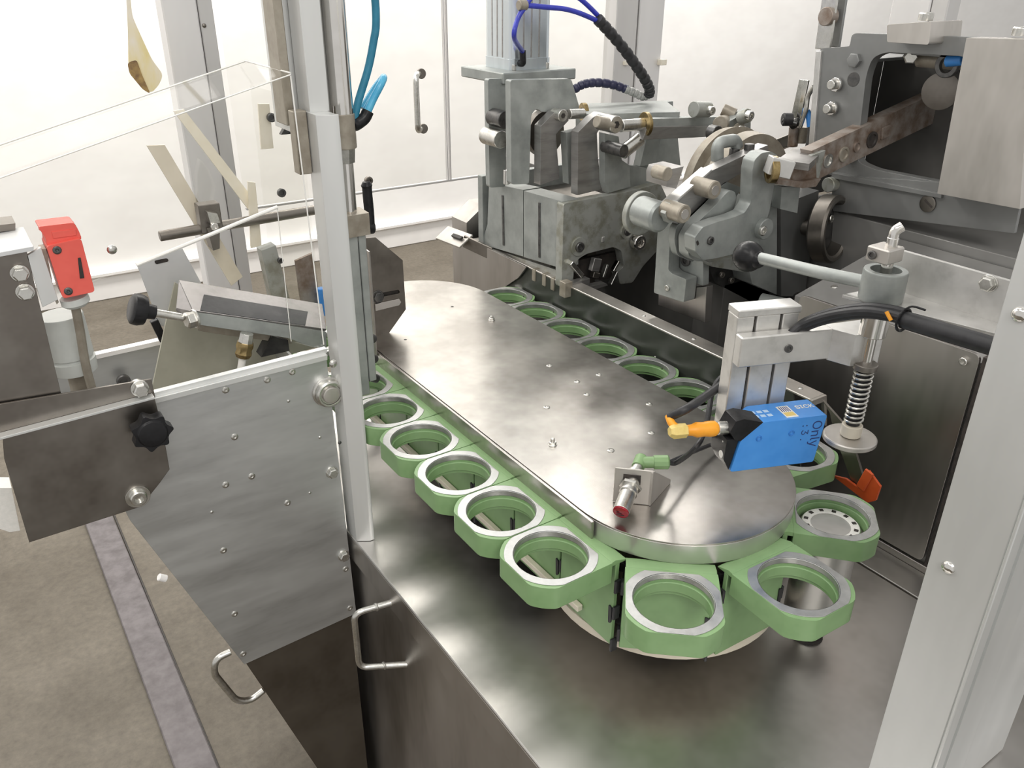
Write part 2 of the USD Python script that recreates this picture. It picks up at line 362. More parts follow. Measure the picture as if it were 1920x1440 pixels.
t = Thing('trough_end_cover', 'stainless end box with slanted lower edge at the far end of the trough', 'end cover', (1.03, 1.68, .9))
t.add('front_sheet', prism('x', [(1.6913, 1.1725), (1.6917, 1.0398), (1.5514, 1.057), (1.5215, 1.081), (1.4414, 1.137), (1.4112, 1.1703)], .992, .997), 'sheet_steel')
t.add('end_box', prism('y', [(1.01, .93), (1.01, 1.2), (1.06, 1.235), (1.30, 1.235), (1.30, .93)], 1.69, 1.76), 'sheet_steel')
t = Thing('slotted_bracket', 'small slotted steel strap on the far end of the trough', 'bracket', (.99, 1.72, 1.18))
p = [(0.97, 1.7436, 1.1639), (0.97, 1.6953, 1.1916), (0.97, 1.6114, 1.1953), (0.97, 1.6393, 1.1612)]
u = np.array([np.array(q) for q in p]); nrm = np.cross(u[1] - u[0], u[3] - u[0]); nrm /= np.linalg.norm(nrm)
t.add('strap', obox((0.97, 1.7406, 1.17), (0.97, 1.6265, 1.1761), .045, .005, .001, up=(-.5, -.2, .8)), 'brushed_box')
t.add('slot', obox((0.966, 1.6815, 1.1786), (0.966, 1.6391, 1.1814), .009, .0056, .0005, up=(-.5, -.2, .8)), 'gasket')
t.add('arm', obox((0.975, 1.6447, 1.172), (0.998, 1.559, 1.1595), .006, .03, .001), 'dull_steel')

# ---------------------------------------------------------------- cover of the conveyor
XC, Y0, Y1, RC, ZC = .7205, .669, 1.403, .1605, 1.138
t = Thing('conveyor_cover', 'long round-ended polished steel cover plate of the conveyor', 'cover plate', (XC, 1.03, 1.1))
t.add('plate', prism('z', stadium(XC, Y0, Y1, RC, 40), ZC - .003, ZC), 'cover_steel', smooth=30)
o, i = stadium(XC, Y0, Y1, RC + .0006, 40), stadium(XC, Y0, Y1, RC - .003, 40)
t.add('rim_band', prism('z', o, ZC - .029, ZC - .0025, [i]), 'satin_steel', label='bright edge band')
t.add('straight_edge', box((XC - RC - .005, .64, ZC - .03), (XC - RC - .0008, 1.45, ZC - .0008), .0006), 'cover_steel')
for q in [(0.7781, 1.0332, 1.138), (0.7799, 0.9579, 1.138), (0.7643, 0.9129, 1.138), (0.6848, 0.9131, 1.138), (0.827, 0.9584, 1.138), (0.8259, 0.8329, 1.138), (0.7668, 0.7635, 1.138), (0.6843, 0.758, 1.138)]: t.add('screw_head', slotscrew(q, (0, 0, 1), .0052), 'zinc')
for q in [(0.7795, 1.3668, 1.138), (0.6228, 1.2695, 1.138)]: t.add('screw_hole', lathe((q[0], q[1], q[2] + .0002), (0, 0, 1), [(-.0002, .0028), (.0001, .0028)], 12), 'gasket')
q = (0.6249, 0.8167, 1.138); t.add('stud', cat(hexbolt(q, (0, 0, 1), .0055, .004), cyl(np.array(q) + (0, 0, .004), np.array(q) + (0, 0, .011), .003)), 'zinc')
q = (0.8078, 1.2632, 1.138); t.add('stud', cat(hexbolt(q, (0, 0, 1), .0055, .004), cyl(np.array(q) + (0, 0, .004), np.array(q) + (0, 0, .009), .003)), 'zinc')
t.add('centre_support', prism('z', stadium(XC, Y0 + .25, Y1 - .05, .05), .9, ZC - .004), 'dark_iron')

t = Thing('base_disc', 'beige round guide disc under the near end of the carrier chain', 'guide disc', (XC, .667, .9))
t.add('disc', prism('z', circ((XC - .003, .667), .1655, 56), .962, .976), 'beige_plastic')
t.add('boss', cyl((XC, .667, .9), (XC, .667, .963), .07), 'dark_iron')
t = Thing('guide_rail', 'cream plastic guide rail running under the left-hand carriers', 'guide rail', (.56, 1.0, .9))
t.add('rail', box((.5435, .645, .994), (.5525, 1.5, 1.003), .001), 'beige_plastic')
for yy in (.8, 1.1, 1.4): t.add('bracket', cat(box((.543, yy, .966), (.62, yy + .03, .974), .001), box((.545, yy, .966), (.552, yy + .03, .9945), .001), box((.61, yy, .9), (.62, yy + .03, .974), .001)), 'dark_iron')

# ---------------------------------------------------------------- cup carriers
ZR = 1.1125
def ring_outline(k=0):
    out = []
    for a in np.linspace(-math.pi * .5, math.pi * .5, 41):
        c, s = math.cos(a), math.sin(a); r = min(.0625 - k, (.0545 - k) / max(abs(c), abs(s), 1e-6)); out.append((r * c, r * s))
    return [(-.052 + (0 if not k else .004), -.0545 + k)] + out + [(-.052 + (0 if not k else .004), .0545 - k)]
def mf_rim():
    a = mf.CrossSection([ring_outline(.0006)]) ^ mf.CrossSection([circ((0, 0), .0575, 64)])
    v, f = va(mf.Manifold.extrude(a - mf.CrossSection([circ((0, 0), .0465, 48)]), .0009))
    return v + [0, 0, -.0007], f
def make_carrier(x, y, ang, label):
    t = Thing('cup_carrier', label, 'cup carrier', (x, y, ZR), ang, 'green cup carriers on the chain')
    t.base = np.zeros(3)
    hole = circ((0, 0), .0465, 48)
    t.add('ring', cat(prism('z', ring_outline(), -.031, -.0006, [hole]), ring((0, 0, -.026), (0, 0, 1), .0440, .047, .014, 48)), 'green_paint')
    t.add('worn_rim', mf_rim(), 'worn_rim', label='bare grey worn top of the ring')
    t.add('wear_band', ring((0, 0, -.0085), (0, 0, 1), .0456, .0468, .0085, 48), 'worn_rim')
    b = t.add('back_plate', box((-.0650, -.0535, -.135), (-.0585, .0535, -.0062), .0008), 'green_paint')
    t.add('ledge', prism('y', [(-.058, .0003), (-.0755, -.0052), (-.0755, -.0066), (-.050, -.0066), (-.050, -.0012)], -.0535, .0535), 'green_paint')
    for sg, z in ((-1, -.03), (1, -.03), (1, -.072), (-1, -.105), (1, -.125)):
        t.add('hinge_lug', box((-.068, sg * .0535, z - .02), (-.0572, sg * .0575, z), .001), 'black_rubber')
    t.add('link_tab', prism('x', rnd([(.0475, -.072), (.0535, -.074), (.0535, -.098), (.049, -.100)], .002, 3), -.0585, -.0565), 'black_rubber', parent=b)
    t.add('notch', box((.0462, -.0012, -.02), (.0478, .0012, -.004), .0002), 'gasket')
    return t
proto = None
ORD = ['first', 'second', 'third', 'fourth', 'fifth', 'sixth', 'seventh', 'eighth']
spots = [(.853, .505, 310, 'green cup carrier over the lifting piston beside the red-orange flap'), (.704, .441, 268, 'green cup carrier turning the near end, next to the piston carrier'), (.562, .500, 229, 'green cup carrier at the very front centre of the round end')]
spots = [(.853, .505, 312, 'green cup carrier above the lifting piston at the right of the near end'), (.704, .441, 268, 'green cup carrier nearest the viewer at the right of the round end, shaft showing inside'), (.562, .500, 229, 'green cup carrier at the front of the round end, a flat green plate showing inside')]
for k in range(8): spots.append((.495, .643 + .1105 * k, 180, f'green cup carrier, {ORD[k]} from the round end on the left-hand run'))
for k in range(8): spots.append((.9415, .640 + .1105 * k, 0 if k else -8, f'green cup carrier, {ORD[k]} from the round end on the shaded right-hand run'))
for k, (x, y, a, label) in enumerate(spots):
    if proto is None: proto = make_carrier(x, y, a, label); continue
    x_ = UsdGeom.Xform.Define(stage, f'/World/cup_carrier_{k:03d}')
    x_.AddTranslateOp().Set(Gf.Vec3d(x, y, ZR)); x_.AddRotateZOp().Set(float(a))
    p = x_.GetPrim(); p.GetReferences().AddInternalReference(proto.path); p.SetInstanceable(True)
    for kk, vv in (('label', label), ('category', 'cup carrier'), ('group', 'green cup carriers on the chain')): p.SetCustomDataByKey(kk, vv)

t = Thing('carrier_chain', 'black chain showing between the green carriers at the round end', 'chain', (XC, .667, .95))
path = [(.566 + 0, .70), (.578, .60), (.60, .548), (.64, .512), (.70, .498), (.76, .505), (.82, .535), (.862, .60), (.875, .69)]
for a in range(188, 352, 9):
    q = np.array([XC + .158 * math.cos(math.radians(a)), .667 + .158 * math.sin(math.radians(a))])
    tg = np.array([-math.sin(math.radians(a)), math.cos(math.radians(a)), 0]) * .009
    for z in (1.085, 1.0): t.add('link', obox(np.array([*q, z]) - tg, np.array([*q, z]) + tg, .006, .014, .001), 'dark_iron')
    t.add('pin', cyl((*q, .978), (*q, 1.098), .0032, 10), 'black_rubber')

# ---------------------------------------------------------------- lifting piston
AX = np.array([.857, .5075])
t = Thing('lifting_piston', 'steel lifting piston standing on the table inside the rightmost near carrier', 'piston', (AX[0], AX[1], .9))
P = lambda z: (AX[0], AX[1], z)
t.add('gland', lathe(P(.9), (0, 0, 1), [(0, .022), (.004, .021), (.005, .017)], 24), 'gasket')
t.add('shaft', cyl(P(.9), P(.955), .0165), 'zinc')
t.add('barrel', cyl(P(.945), P(1.092), .0385, 40, .002), 'satin_steel')
t.add('bearing_face', ring(P(1.0915), (0, 0, 1), .0255, .037, .002, 40), 'label_white', label='pale ring face with dark notches')
t.add('centre_plug', lathe(P(1.0912), (0, 0, 1), [(0, .0255), (.0006, .025)], 30), 'olive_panel')
for a in range(0, 360, 30):
    c, s = math.cos(math.radians(a)), math.sin(math.radians(a))
    t.add('notch', obox(np.array(P(1.0935)) + (.029 * c, .029 * s, 0), np.array(P(1.0935)) + (.0345 * c, .0345 * s, 0), .0055, .0008, .0001), 'gasket')

# ---------------------------------------------------------------- front right post
t = Thing('front_post', 'large pale grooved aluminium upright post in the right foreground', 'post', (.73, .274, .9))
def prof(x0, y0, x1, y1):
    return [(x0, y1), (x0, y0 + .004), (x0 + .004, y0), (x0 + .018, y0), (x0 + .018, y0 + .004), (x0 + .026, y0 + .004), (x0 + .026, y0), (x1, y0), (x1, y1)]
t.add('profile', prism('z', prof(.70, .242, .775, .306), .9, 2.2), 'anodised')
t.add('corner_bead', box((.6985, .241, .9), (.702, .2445, 2.2), .001), 'anodised')
for q in ((0.7, 0.2872, 1.2408), (0.7, 0.2912, 1.4989)): t.add('dome_bolt', dome_screw(q, (-1, 0, 0), .0068, .0045), 'chrome')
t.add('side_panel', box((.772, .246, .903), (.893, .251, 2.2), .001), 'anodised')
t.add('foot', box((.695, .237, .9), (.78, .312, .903), .001), 'anodised')

t = Thing('support_bracket', 'white aluminium angle bracket carrying the ball lever at the right', 'bracket', (.9, .4, 1.4))
t.add('upright_flange', prism('x', [(.10, 1.409), (.533, 1.409), (.528, 1.459), (.10, 1.459)], .9, .905), 'bare_aluminium')
t.add('level_flange', prism('z', [(.9, .10), (.9, .533), (.834, .541), (.872, .37), (.872, .10)], 1.407, 1.411, [circ(AX, .0085)]), 'bare_aluminium')
t.add('flange_bolt', hexbolt((0.9, 0.4132, 1.4505), (-1, 0, 0), .0080, .007), 'zinc')
t.add('tie_bar', box((.775, .256, 1.405), (.9, .285, 1.453), .001), 'bare_aluminium')

# ---------------------------------------------------------------- ball lever and hold-down plunger
t = Thing('ball_lever', 'grey clamp lever with black ball knob on a cylindrical hub', 'lever', (AX[0], AX[1], 1.40))
t.add('hub', lathe(P(1.411), (0, 0, 1), [(0, .0085), (.027, .0085), (.028, .0165), (.036, .017), (.036, .0235), (.034, .0245), (.002, .0245), (0, .0235)], 40, True), 'cast_grey')
t.add('arm', rod([(.853, .528, 1.427), (.846, .575, 1.424), (.850, .690, 1.414)], .0078, .06, 16), 'cast_grey')
t.add('ball_knob', lathe((.850, .675, 1.412), (0, 1, 0), [(0, .008), (.004, .011)] + [(.024 - .0205 * math.cos(a), .0205 * math.sin(a)) for a in np.linspace(.6, math.pi, 14)], 28), 'black_plastic')

t = Thing('hold_down_plunger', 'sprung steel plunger rod with round pressing foot above the piston', 'plunger', (AX[0], AX[1], 1.23))
t.add('rod', cyl(P(1.235), P(1.485), .0065), 'chrome')
t.add('top_pin', rod([P(1.47), P(1.492), (AX[0] + .006, AX[1] - .004, 1.497)], .006, .006), 'chrome')
t.add('clamp_collar', box((AX[0] - .018, AX[1] - .010, 1.457), (AX[0] + .012, AX[1] + .018, 1.474), .0015), 'brushed_box')
t.add('collar_screw', capscrew((AX[0] - .018, AX[1] + .009, 1.465), (-1, 0, 0), .005, .003), 'dark_bolt')
t.add('bushing', cyl(P(1.366), P(1.4065), .0155, 28), 'chrome')
t.add('lower_bushing', cyl(P(1.322), P(1.33), .0145), 'dull_steel')
n = 11
t.add('spring', tube([(AX[0] + .0105 * math.cos(a), AX[1] + .0105 * math.sin(a), 1.249 + .072 * a / (2 * math.pi * n)) for a in np.linspace(0, 2 * math.pi * n, n * 14)], .0017, 7, curve=False), 'zinc')
t.add('spring_core', cyl(P(1.245), P(1.322), .0082), 'black_rubber')
t.add('foot_boss', cyl(P(1.23), P(1.246), .0125), 'beige_plastic', label='pale plastic boss')
t.add('pressing_foot', lathe(P(1.222), (0, 0, 1), [(0, .031), (.0015, .0325), (.006, .0325), (.0075, .031)], 40), 'brushed_box')

# ---------------------------------------------------------------- sensor arm
dA = np.array([.936, -.353, 0]); nA = np.array([-.353, -.936, 0])
A0 = np.array([.722, .585, 0])
def arm_box(s0, s1, n0, n1, z0, z1, c=.001):
    v, f = box((s0, n0, z0), (s1, n1, z1), c)
    return A0 + v[:, :1] * dA + v[:, 1:2] * nA + v[:, 2:] * np.array([0, 0, 1]), f[:, ::-1]
t = Thing('aluminium_holder', 'light grey aluminium arm and slotted upright holding the blue sensor', 'sensor arm', (.79, .55, 1.2))
t.add('arm', arm_box(-.001, .150, -.016, 0, 1.327, 1.366, .0015), 'bare_aluminium')
v, f = prism('z', [tuple((A0 + dA * s + nA * q)[:2]) for s, q in ((.118, 0), (.134, .022), (.172, .022), (.172, -.02), (.118, -.016))], 1.326, 1.3665)
t.add('clamp_block', (v, f), 'bare_aluminium')
t.add('arm_screw', capscrew(A0 + dA * .062 + np.array([0, 0, 1.347]), nA, .0052, .002), 'dark_bolt')
up = t.add('slotted_upright', cat(arm_box(0, .022, -.042, -.017, 1.215, 1.385), arm_box(.0255, .056, -.042, -.017, 1.215, 1.385), arm_box(.0595, .080, -.042, -.017, 1.215, 1.385), arm_box(.001, .079, -.042, -.024, 1.216, 1.384)), 'bare_aluminium')
t.add('groove', cat(arm_box(.022, .0255, -.0245, -.0225, 1.216, 1.384, .0002), arm_box(.056, .0595, -.0245, -.0225, 1.216, 1.384, .0002)), 'gasket', parent=up)
t.add('cap', arm_box(-.0005, .0815, -.043, -.0155, 1.385, 1.394, .001), 'bare_aluminium')

# blue sensor, its front face parallel to the arm
S0 = np.array([.7115, .5525, 0])
def sp(s, q, z): return S0 + dA * s + nA * q + np.array([0, 0, z])
def sensor_prism(out, q0, q1):
    v, f = prism('y', out, min(q0, q1), max(q0, q1))
    return S0 + v[:, :1] * dA + v[:, 1:2] * nA + v[:, 2:] * np.array([0, 0, 1]), f[:, ::-1]
t = Thing('blue_sensor', 'bright blue box sensor with handwritten note hanging over the cover', 'sensor', (.76, .53, 1.19))
zt, zb, Ls = 1.268, 1.203, .108
out = rnd([(-.012, zb), (.101, zb - .001), (Ls, zt), (.022, zt), (-.004, zt - .022)], .003, 3)
t.add('housing', sensor_prism(out, -.002, -.044), 'blue_plastic')
t.add('cable_outlet', cat(sensor_prism([(-.012, zt - .020), (-.004, zt - .022), (.022, zt + .0003), (-.004, zt + .008), (-.014, zt + .006), (-.020, zt - .008)], -.0015, -.030)), 'black_plastic')
c = t.add('control_panel', sensor_prism([(-.0135, zb + .002), (-.006, zt - .023), (-.010, zt - .020), (-.021, zt - .02), (-.022, zb + .018)], -.004, -.040), 'black_plastic')
t.add('knob', lathe(sp(-.0185, -.012, zb + .021), -dA, [(0, .0052), (.004, .0048)], 16), 'label_white', parent=c)
for zz in (.033, .038): t.add('dial_print', lathe(sp(-.0205, -.013, zb + zz), -dA, [(0, .0014), (.0009, .0013)], 10), 'label_white', parent=c)
for s, z in ((.020, zt - .022), (.063, zt - .020)):
    t.add('screw_eye', ring(sp(s, -.0022, z), nA, .0022, .0040, .0008, 18), 'blue_plastic')
def lettering(text, h, origin, ex, ey, m, name, parent=None, depth=.0003, bold=False):
    w = meshkit.text_mesh(text, h, depth, bold); v = np.array(w.vertices); ex, ey = np.array(ex, float), np.array(ey, float)
    return t.add(name, (np.array(origin) + v[:, :1] * ex + v[:, 1:2] * ey + v[:, 2:] * np.cross(ex, ey), np.array(w.faces)), m, parent, smooth=False)
zu = np.array([0, 0, 1.0]); back = -nA
lettering('Only', .0125, sp(.0905, -.0021, zt - .006), -zu, dA, 'ink', 'handwriting')
lettering(': 3 .', .0095, sp(.0765, -.0021, zt - .010), -zu, dA, 'ink', 'handwriting')
lettering('SICK', .0105, sp(.089, -.032, zt + .0001), back * -1 * -1, dA * -1 if False else -dA * 0 + dA * 0 + back * 0 - dA, 'blue_print', 'logo', bold=True) if False else lettering('SICK', .0075, sp(.079, -.024, zt), dA, back, 'label_white', 'logo', bold=True)
for k, s in enumerate((.018, .027, .036)):
    for q in (-.014, -.024): t.add('print_mark', sensor_box := (lambda a, b, c_: (S0 + a[:, :1] * dA + a[:, 1:2] * nA + a[:, 2:] * zu, b[:, ::-1]))(*box((s, q, zt - .0002), (s + .0065, q - .006, zt + .0002), .0001), 0), 'blue_print')
def sbox(s0, s1, q0, q1, z0, z1, c=.0001):
    a, b = box((s0, q0, z0), (s1, q1, z1), c); return S0 + a[:, :1] * dA + a[:, 1:2] * nA + a[:, 2:] * zu, b[:, ::-1]
lb = t.add('sticker', sbox(.056, .072, -.006, -.034, zt - .0002, zt + .0003), 'label_white')
t.add('sticker_band', sbox(.0575, .0705, -.009, -.018, zt + .0001, zt + .0005), 'label_yellow', parent=lb)
for k in range(5): t.add('sticker_line', sbox(.058 + .0026 * k, .0592 + .0026 * k, -.020, -.032, zt + .0001, zt + .0005), 'ink', parent=lb)

t = Thing('orange_plug', 'orange round cable plug screwed into the blue sensor', 'cable plug', sp(-.05, -.016, zt - .01))
ax0 = sp(-.016, -.016, zt - .010); e = -dA + np.array([0, 0, .05])
t.add('coupling_nut', lathe(ax0, e, [(0, .0078), (.001, .0085), (.013, .0085), (.014, .0075)], 12), 'zinc')
t.add('grip', lathe(ax0 + e * .014, e, [(0, .0072), (.003, .0095), (.010, .0098), (.018, .0088), (.026, .0095), (.032, .0072), (.041, .0062), (.043, .004)], 20), 'orange_plastic')
t.add('cable_stub', tube([ax0 + e * .060, ax0 + e * .066 + (0, .008, .006), ax0 + e * .062 + (0, .020, .011)], .0048, 12), 'orange_plastic')
t.add('cable_tag', lathe(ax0 + e * .054, e, [(0, .0088), (.016, .0092), (.021, .006)], 6), 'label_yellow', label='cream marker sleeve')
cA = ax0 + e * .062 + np.array([0, .026, .014])
single('sensor_cable', tube([ax0 + e * .063 + np.array([0, .018, .0105]), (0.6577, 0.6, 1.2851), (0.7078, 0.62, 1.2769), (0.7542, 0.635, 1.2748), (0.8038, 0.65, 1.2723), (0.831, 0.66, 1.269)], .0055, 12), 'black_rubber', 'thick black cable rising from the orange plug behind the slotted upright', 'cable')

# photo eye on its angle bracket
t = Thing('photo_eye', 'small steel barrel sensor with dark red lens in a bent bracket on the cover', 'sensor', (0.6392, 0.6303, 1.138))
b0 = np.array((0.6367, 0.6277, 1.138)); a1 = np.array((0.6954, 0.6523, 1.138)); dl = a1 - b0; dl /= np.linalg.norm(dl)
ez = np.array([-.69, -.72, 0.0]); ez /= np.linalg.norm(ez); es = np.array([-ez[1], ez[0], 0]) * -1
if es[0] > 0: es = -es
def pbox(s0, s1, q0, q1, z0, z1, c=.0006):
    a, bb = box((s0, q0, z0), (s1, q1, z1), c); m = np.stack([es, -ez, zu]); v = b0 + a @ m
    return v, (bb if np.linalg.det(m) > 0 else bb[:, ::-1])
def gusset():
    L = float(np.linalg.norm(a1 - b0)); v, f = prism('x', [(0, .0004), (0, .05), (.004, .05), (L, .006), (L, .0004)], -.003, 0)
    m = np.stack([np.array([-dl[1], dl[0], 0]), dl, zu]); return b0 + v @ m, (f if np.linalg.det(m) > 0 else f[:, ::-1])
br = t.add('bracket', cat(pbox(-.003, .045, 0, .002, .0005, .052), gusset(), pbox(-.003, .018, 0, .050, .0002, .002)), 'brushed_box')
t.add('bracket_slot', pbox(.012, .034, -.0006, .0002, .030, .044, .0002), 'gasket', parent=br)
c0 = b0 + es * .023 + zu * .030
ba = ez * .93 + es * .22 + np.array([0, 0, -.30]); ba /= np.linalg.norm(ba)
t.add('barrel', cyl(c0 - ba * .022, c0 + ba * .046, .0102, 24), 'zinc')
t.add('jam_nut', cat(lathe(c0 + ba * .003, ba, [(0, .0145), (.004, .0145)], 6), lathe(c0 + ba * .012, ba, [(0, .0118), (.004, .0118)], 20)), 'zinc')
ln = t.add('lens', lathe(c0 + ba * .0455, ba, [(0, .0102), (.002, .01), (.003, .0085)], 22), 'red_lens')
for k in (-1, 0, 1): t.add('lens_mark', obox(c0 + ba * .0487 + es * -.005 + zu * (.0026 * k), c0 + ba * .0487 + es * .005 + zu * (.0026 * k), .0006, .0009, .0001), 'black_plastic', parent=ln)
eb = c0 - ba * .022
t.add('connector_nut', lathe(eb, -ba, [(0, .0072), (.010, .0072)], 12), 'zinc')
sd = np.array([.80, -.60, 0.05]); sd /= np.linalg.norm(sd)
t.add('elbow', cat(lathe(eb - ba * .008, -ba, [(0, .0085), (.016, .0085), (.019, .006)], 18), tube([eb - ba * .016, eb - ba * .016 + sd * .026], .0078, 16, curve=False), lathe(eb - ba * .016 + sd * .018, sd, [(0, .0095), (.018, .0095), (.020, .007)], 10)), 'green_paint', label='green plastic elbow connector')
ce = eb - ba * .016 + sd * .036
t.base = t.base
single('photo_eye_cable', tube([ce, ce + sd * .012, (0.6816, 0.6, 1.2242), (0.7172, 0.62, 1.2284), (0.7375, 0.635, 1.2464), (0.7572, 0.65, 1.2576), (0.7819, 0.66, 1.2678), (0.8279, 0.67, 1.261), (0.8465, 0.67, 1.2577)], .0036, 10), 'black_rubber', 'thin black lead curving up from the green elbow connector', 'cable')
single('table_cable', tube([ce + sd * .002, (0.7628, 0.6661, 1.16), (0.8117, 0.6764, 1.15), (0.8528, 0.6779, 1.143), (0.8923, 0.6724, 1.142)], .0028, 8), 'black_rubber', 'thin black lead lying over the cover behind the blue sensor', 'cable')

t = Thing('cable_bundle', 'thick black sleeved cable bundle crossing to the right post', 'cable bundle', (.84, .48, 1.37))
pts = [(0.785, 0.5732, 1.3442), (0.795, 0.5683, 1.359), (0.805, 0.5612, 1.3696), (0.812, 0.5342, 1.3882), (0.818, 0.4993, 1.4039), (0.824, 0.4722, 1.4085), (0.826, 0.4561, 1.4091)]
t.add('loose_cables', cat(*[tube([np.array(q) + d for q in pts], .0052, 10) for d in ((0, 0, 0), (.004, .002, .007), (-.006, .0, .005))]), 'black_rubber')
t.add('sleeve', tube([(0.826, 0.4575, 1.4099), (0.828, 0.4295, 1.4104), (0.83, 0.3952, 1.4111), (0.832, 0.3682, 1.4116), (0.832, 0.3312, 1.4127)], .0098, 16), 'black_rubber')
t.add('orange_core', tube([(0.812, 0.4702, 1.418), (0.812, 0.4667, 1.4142), (0.812, 0.4625, 1.41)], .0022, 8), 'orange_plastic')
ct_ = np.array((0.826, 0.4568, 1.4095))
t.add('cable_tie', cat(tube([ct_ + (.0125 * math.cos(a), 0, .0125 * math.sin(a)) for a in np.linspace(0, 2 * math.pi, 24)], .0016, 6, curve=False), tube([ct_ + (-.004, 0, .0125), ct_ + (-.003, -.008, .019), ct_ + (-.001, -.022, .019)], .0012, 6)), 'black_plastic')

# reject flap
t = Thing('reject_flap', 'bright orange-red bent plastic flap at the end of the steel guide plate', 'flap', (1.0, .60, 1.0))
fp = [(0.985, 0.5965, 1.0766), (0.985, 0.5746, 1.0828), (0.985, 0.5512, 1.079), (0.985, 0.5481, 1.1009), (0.985, 0.5432, 1.1135), (0.985, 0.5209, 1.0986), (0.985, 0.5229, 1.0739), (0.985, 0.5337, 1.064)]
t.add('flap', prism('x', [q[1:] for q in fp], .983, .987), 'flap_orange')
t.add('fold', obox((0.983, 0.5491, 1.08), (0.983, 0.5409, 1.1136), .004, .014, .001), 'flap_orange')
t = Thing('guide_plate', 'dark steel guide plate sloping down to the orange-red flap', 'guide plate', (1.0, .63, 1.1))
t.add('plate', prism('x', [(0.6417, 1.1837), (0.6246, 1.169), (0.6082, 1.136), (0.5596, 1.0688), (0.5538, 1.0988), (0.5902, 1.1581), (0.6002, 1.1623)], .9885, .9925), 'dull_steel')

# ---------------------------------------------------------------- press head (far mechanism)
t = Thing('press_head', 'grey cast press head with columns and slotted blocks over the far carriers', 'press head', (1.1, 1.45, 1.0))
YF = 1.29
front = [(0.9957, 1.3348), (1.0673, 1.3358), (1.1552, 1.3362), (1.2533, 1.3428), (1.2988, 1.2776), (1.2637, 1.2531), (1.2611, 1.1932), (1.2215, 1.1634), (1.1949, 1.1313), (1.1576, 1.1349), (1.1491, 1.1646), (1.1665, 1.1734), (1.1557, 1.2112), (1.1324, 1.2234), (1.0603, 1.2207), (1.0396, 1.214), (1.0278, 1.1988), (1.0276, 1.1462), (0.9976, 1.158)]
t.add('front_plate', prism('y', rnd(front, .006, 4), YF, YF + .022), 'stained_cast')
t.add('side_block', prism('x', [(1.4353, 1.3303), (1.301, 1.3361), (1.2972, 1.1984), (1.4322, 1.1858)], 1.0, 1.045), 'cast_grey')
t.add('side_block', prism('x', [(1.5779, 1.3189), (1.443, 1.3304), (1.44, 1.1842), (1.6125, 1.1676), (1.5859, 1.2228)], 1.004, 1.05), 'cast_grey')
for a, b in (((943, 365), (943, 462)), ((1012, 381), (1012, 484))):
    pass
for q in ([(1.004, 1.5212, 1.3029), (1.004, 1.5166, 1.1898)], [(1, 1.3768, 1.3178), (1, 1.3727, 1.2008)]):
    t.add('slot_groove', obox(np.array(q[0]) + (-.0004, 0, 0), np.array(q[1]) + (-.0004, 0, 0), .0055, .004, .0005, up=(1, 0, 0)), 'dark_bolt')
t.add('rear_plate', box((1.0, 1.60, 1.17), (1.26, 1.62, 1.33)), 'cast_grey')
t.add('inner_floor', box((1.04, 1.31, 1.26), (1.25, 1.60, 1.285)), 'dull_steel')
t.add('shoulder', prism('y', [(1.188, 1.3238), (1.2921, 1.3302), (1.268, 1.3632), (1.1979, 1.3802), (1.17, 1.3611)], 1.33, 1.36), 'cast_grey')
for px, py, r in ((0, 0, 0),): pass
for q, r in (((1.0368, 1.29, 1.2407), .0105), ((1.1877, 1.29, 1.3038), .009), ((1.1655, 1.29, 1.253), .009)):
    b = t.add('bolt_boss', lathe(q, (0, -1, 0), [(0, r * 1.9), (.004, r * 1.85), (.004, r * 1.2)], 26), 'stained_cast')
    t.add('socket_bolt', capscrew(np.array(q) - (0, .002, 0), (0, -1, 0), r, r * .7), 'dark_bolt', parent=b)
q = (1.1924, 1.275, 1.2267); t.add('roller', lathe(np.array(q) + (0, .012, 0), (0, -1, 0), [(0, .0165), (.014, .0165), (.016, .015), (.016, .010), (.010, .009), (.010, .005), (.014, .004)], 26), 'chrome')
q = (1.1022, 1.289, 1.2449); t.add('number_tag', box(np.array(q) - (.004, .001, .006), np.array(q) + (.004, .001, .006)), 'bare_aluminium')
# jaws inside the front opening
for a, b, w, m in (((1072, 497), (1088, 515), .010, 'zinc'), ((1113, 490), (1118, 520), .022, 'milled_plate'), ((1138, 495), (1131, 518), .007, 'zinc'), ((1158, 492), (1148, 508), .006, 'chrome'), ((1155, 508), (1142, 532), .003, 'chrome')): pass
J = [((1.0136, 1.285, 1.212), (1.0447, 1.285, 1.1773), .010, 'zinc'), ((1.0884, 1.29, 1.2065), (1.0815, 1.29, 1.1796), .022, 'milled_plate'), ((1.0875, 1.29, 1.1761), (1.0839, 1.29, 1.1649), .018, 'dull_steel'), ((1.1116, 1.285, 1.1908), (1.1017, 1.285, 1.1641), .006, 'zinc'), ((1.1396, 1.28, 1.1943), (1.1248, 1.28, 1.1743), .006, 'chrome'), ((1.1336, 1.278, 1.1733), (1.1179, 1.278, 1.1463), .0025, 'chrome')]
for a, b, w, m in J: t.add('jaw_piece', obox(a, b, w, .012, .001, up=(0, 1, 0)), m)
t.add('jaw_back', prism('y', [(1.0471, 1.2), (1.1781, 1.2008), (1.1786, 1.1395), (1.1219, 1.1442), (1.0693, 1.1603)], 1.315, 1.325), 'gasket')
t.add('jaw_bar', prism('y', [(0.9928, 1.1715), (1.054, 1.1747), (1.0551, 1.1569), (1.0985, 1.1555), (1.1048, 1.1494), (1.0121, 1.1432), (1.0072, 1.157)], 1.268, 1.285), 'milled_plate')
t.add('jaw_tip', box((0.9851, 1.262, 1.1794), np.array((1.0045, 1.262, 1.1466)) + (0, .02, 0)), 'tan_metal')
t.add('jaw_screw', capscrew((1.0195, 1.266, 1.1587), (0, -1, 0), .0065, .004), 'chrome')
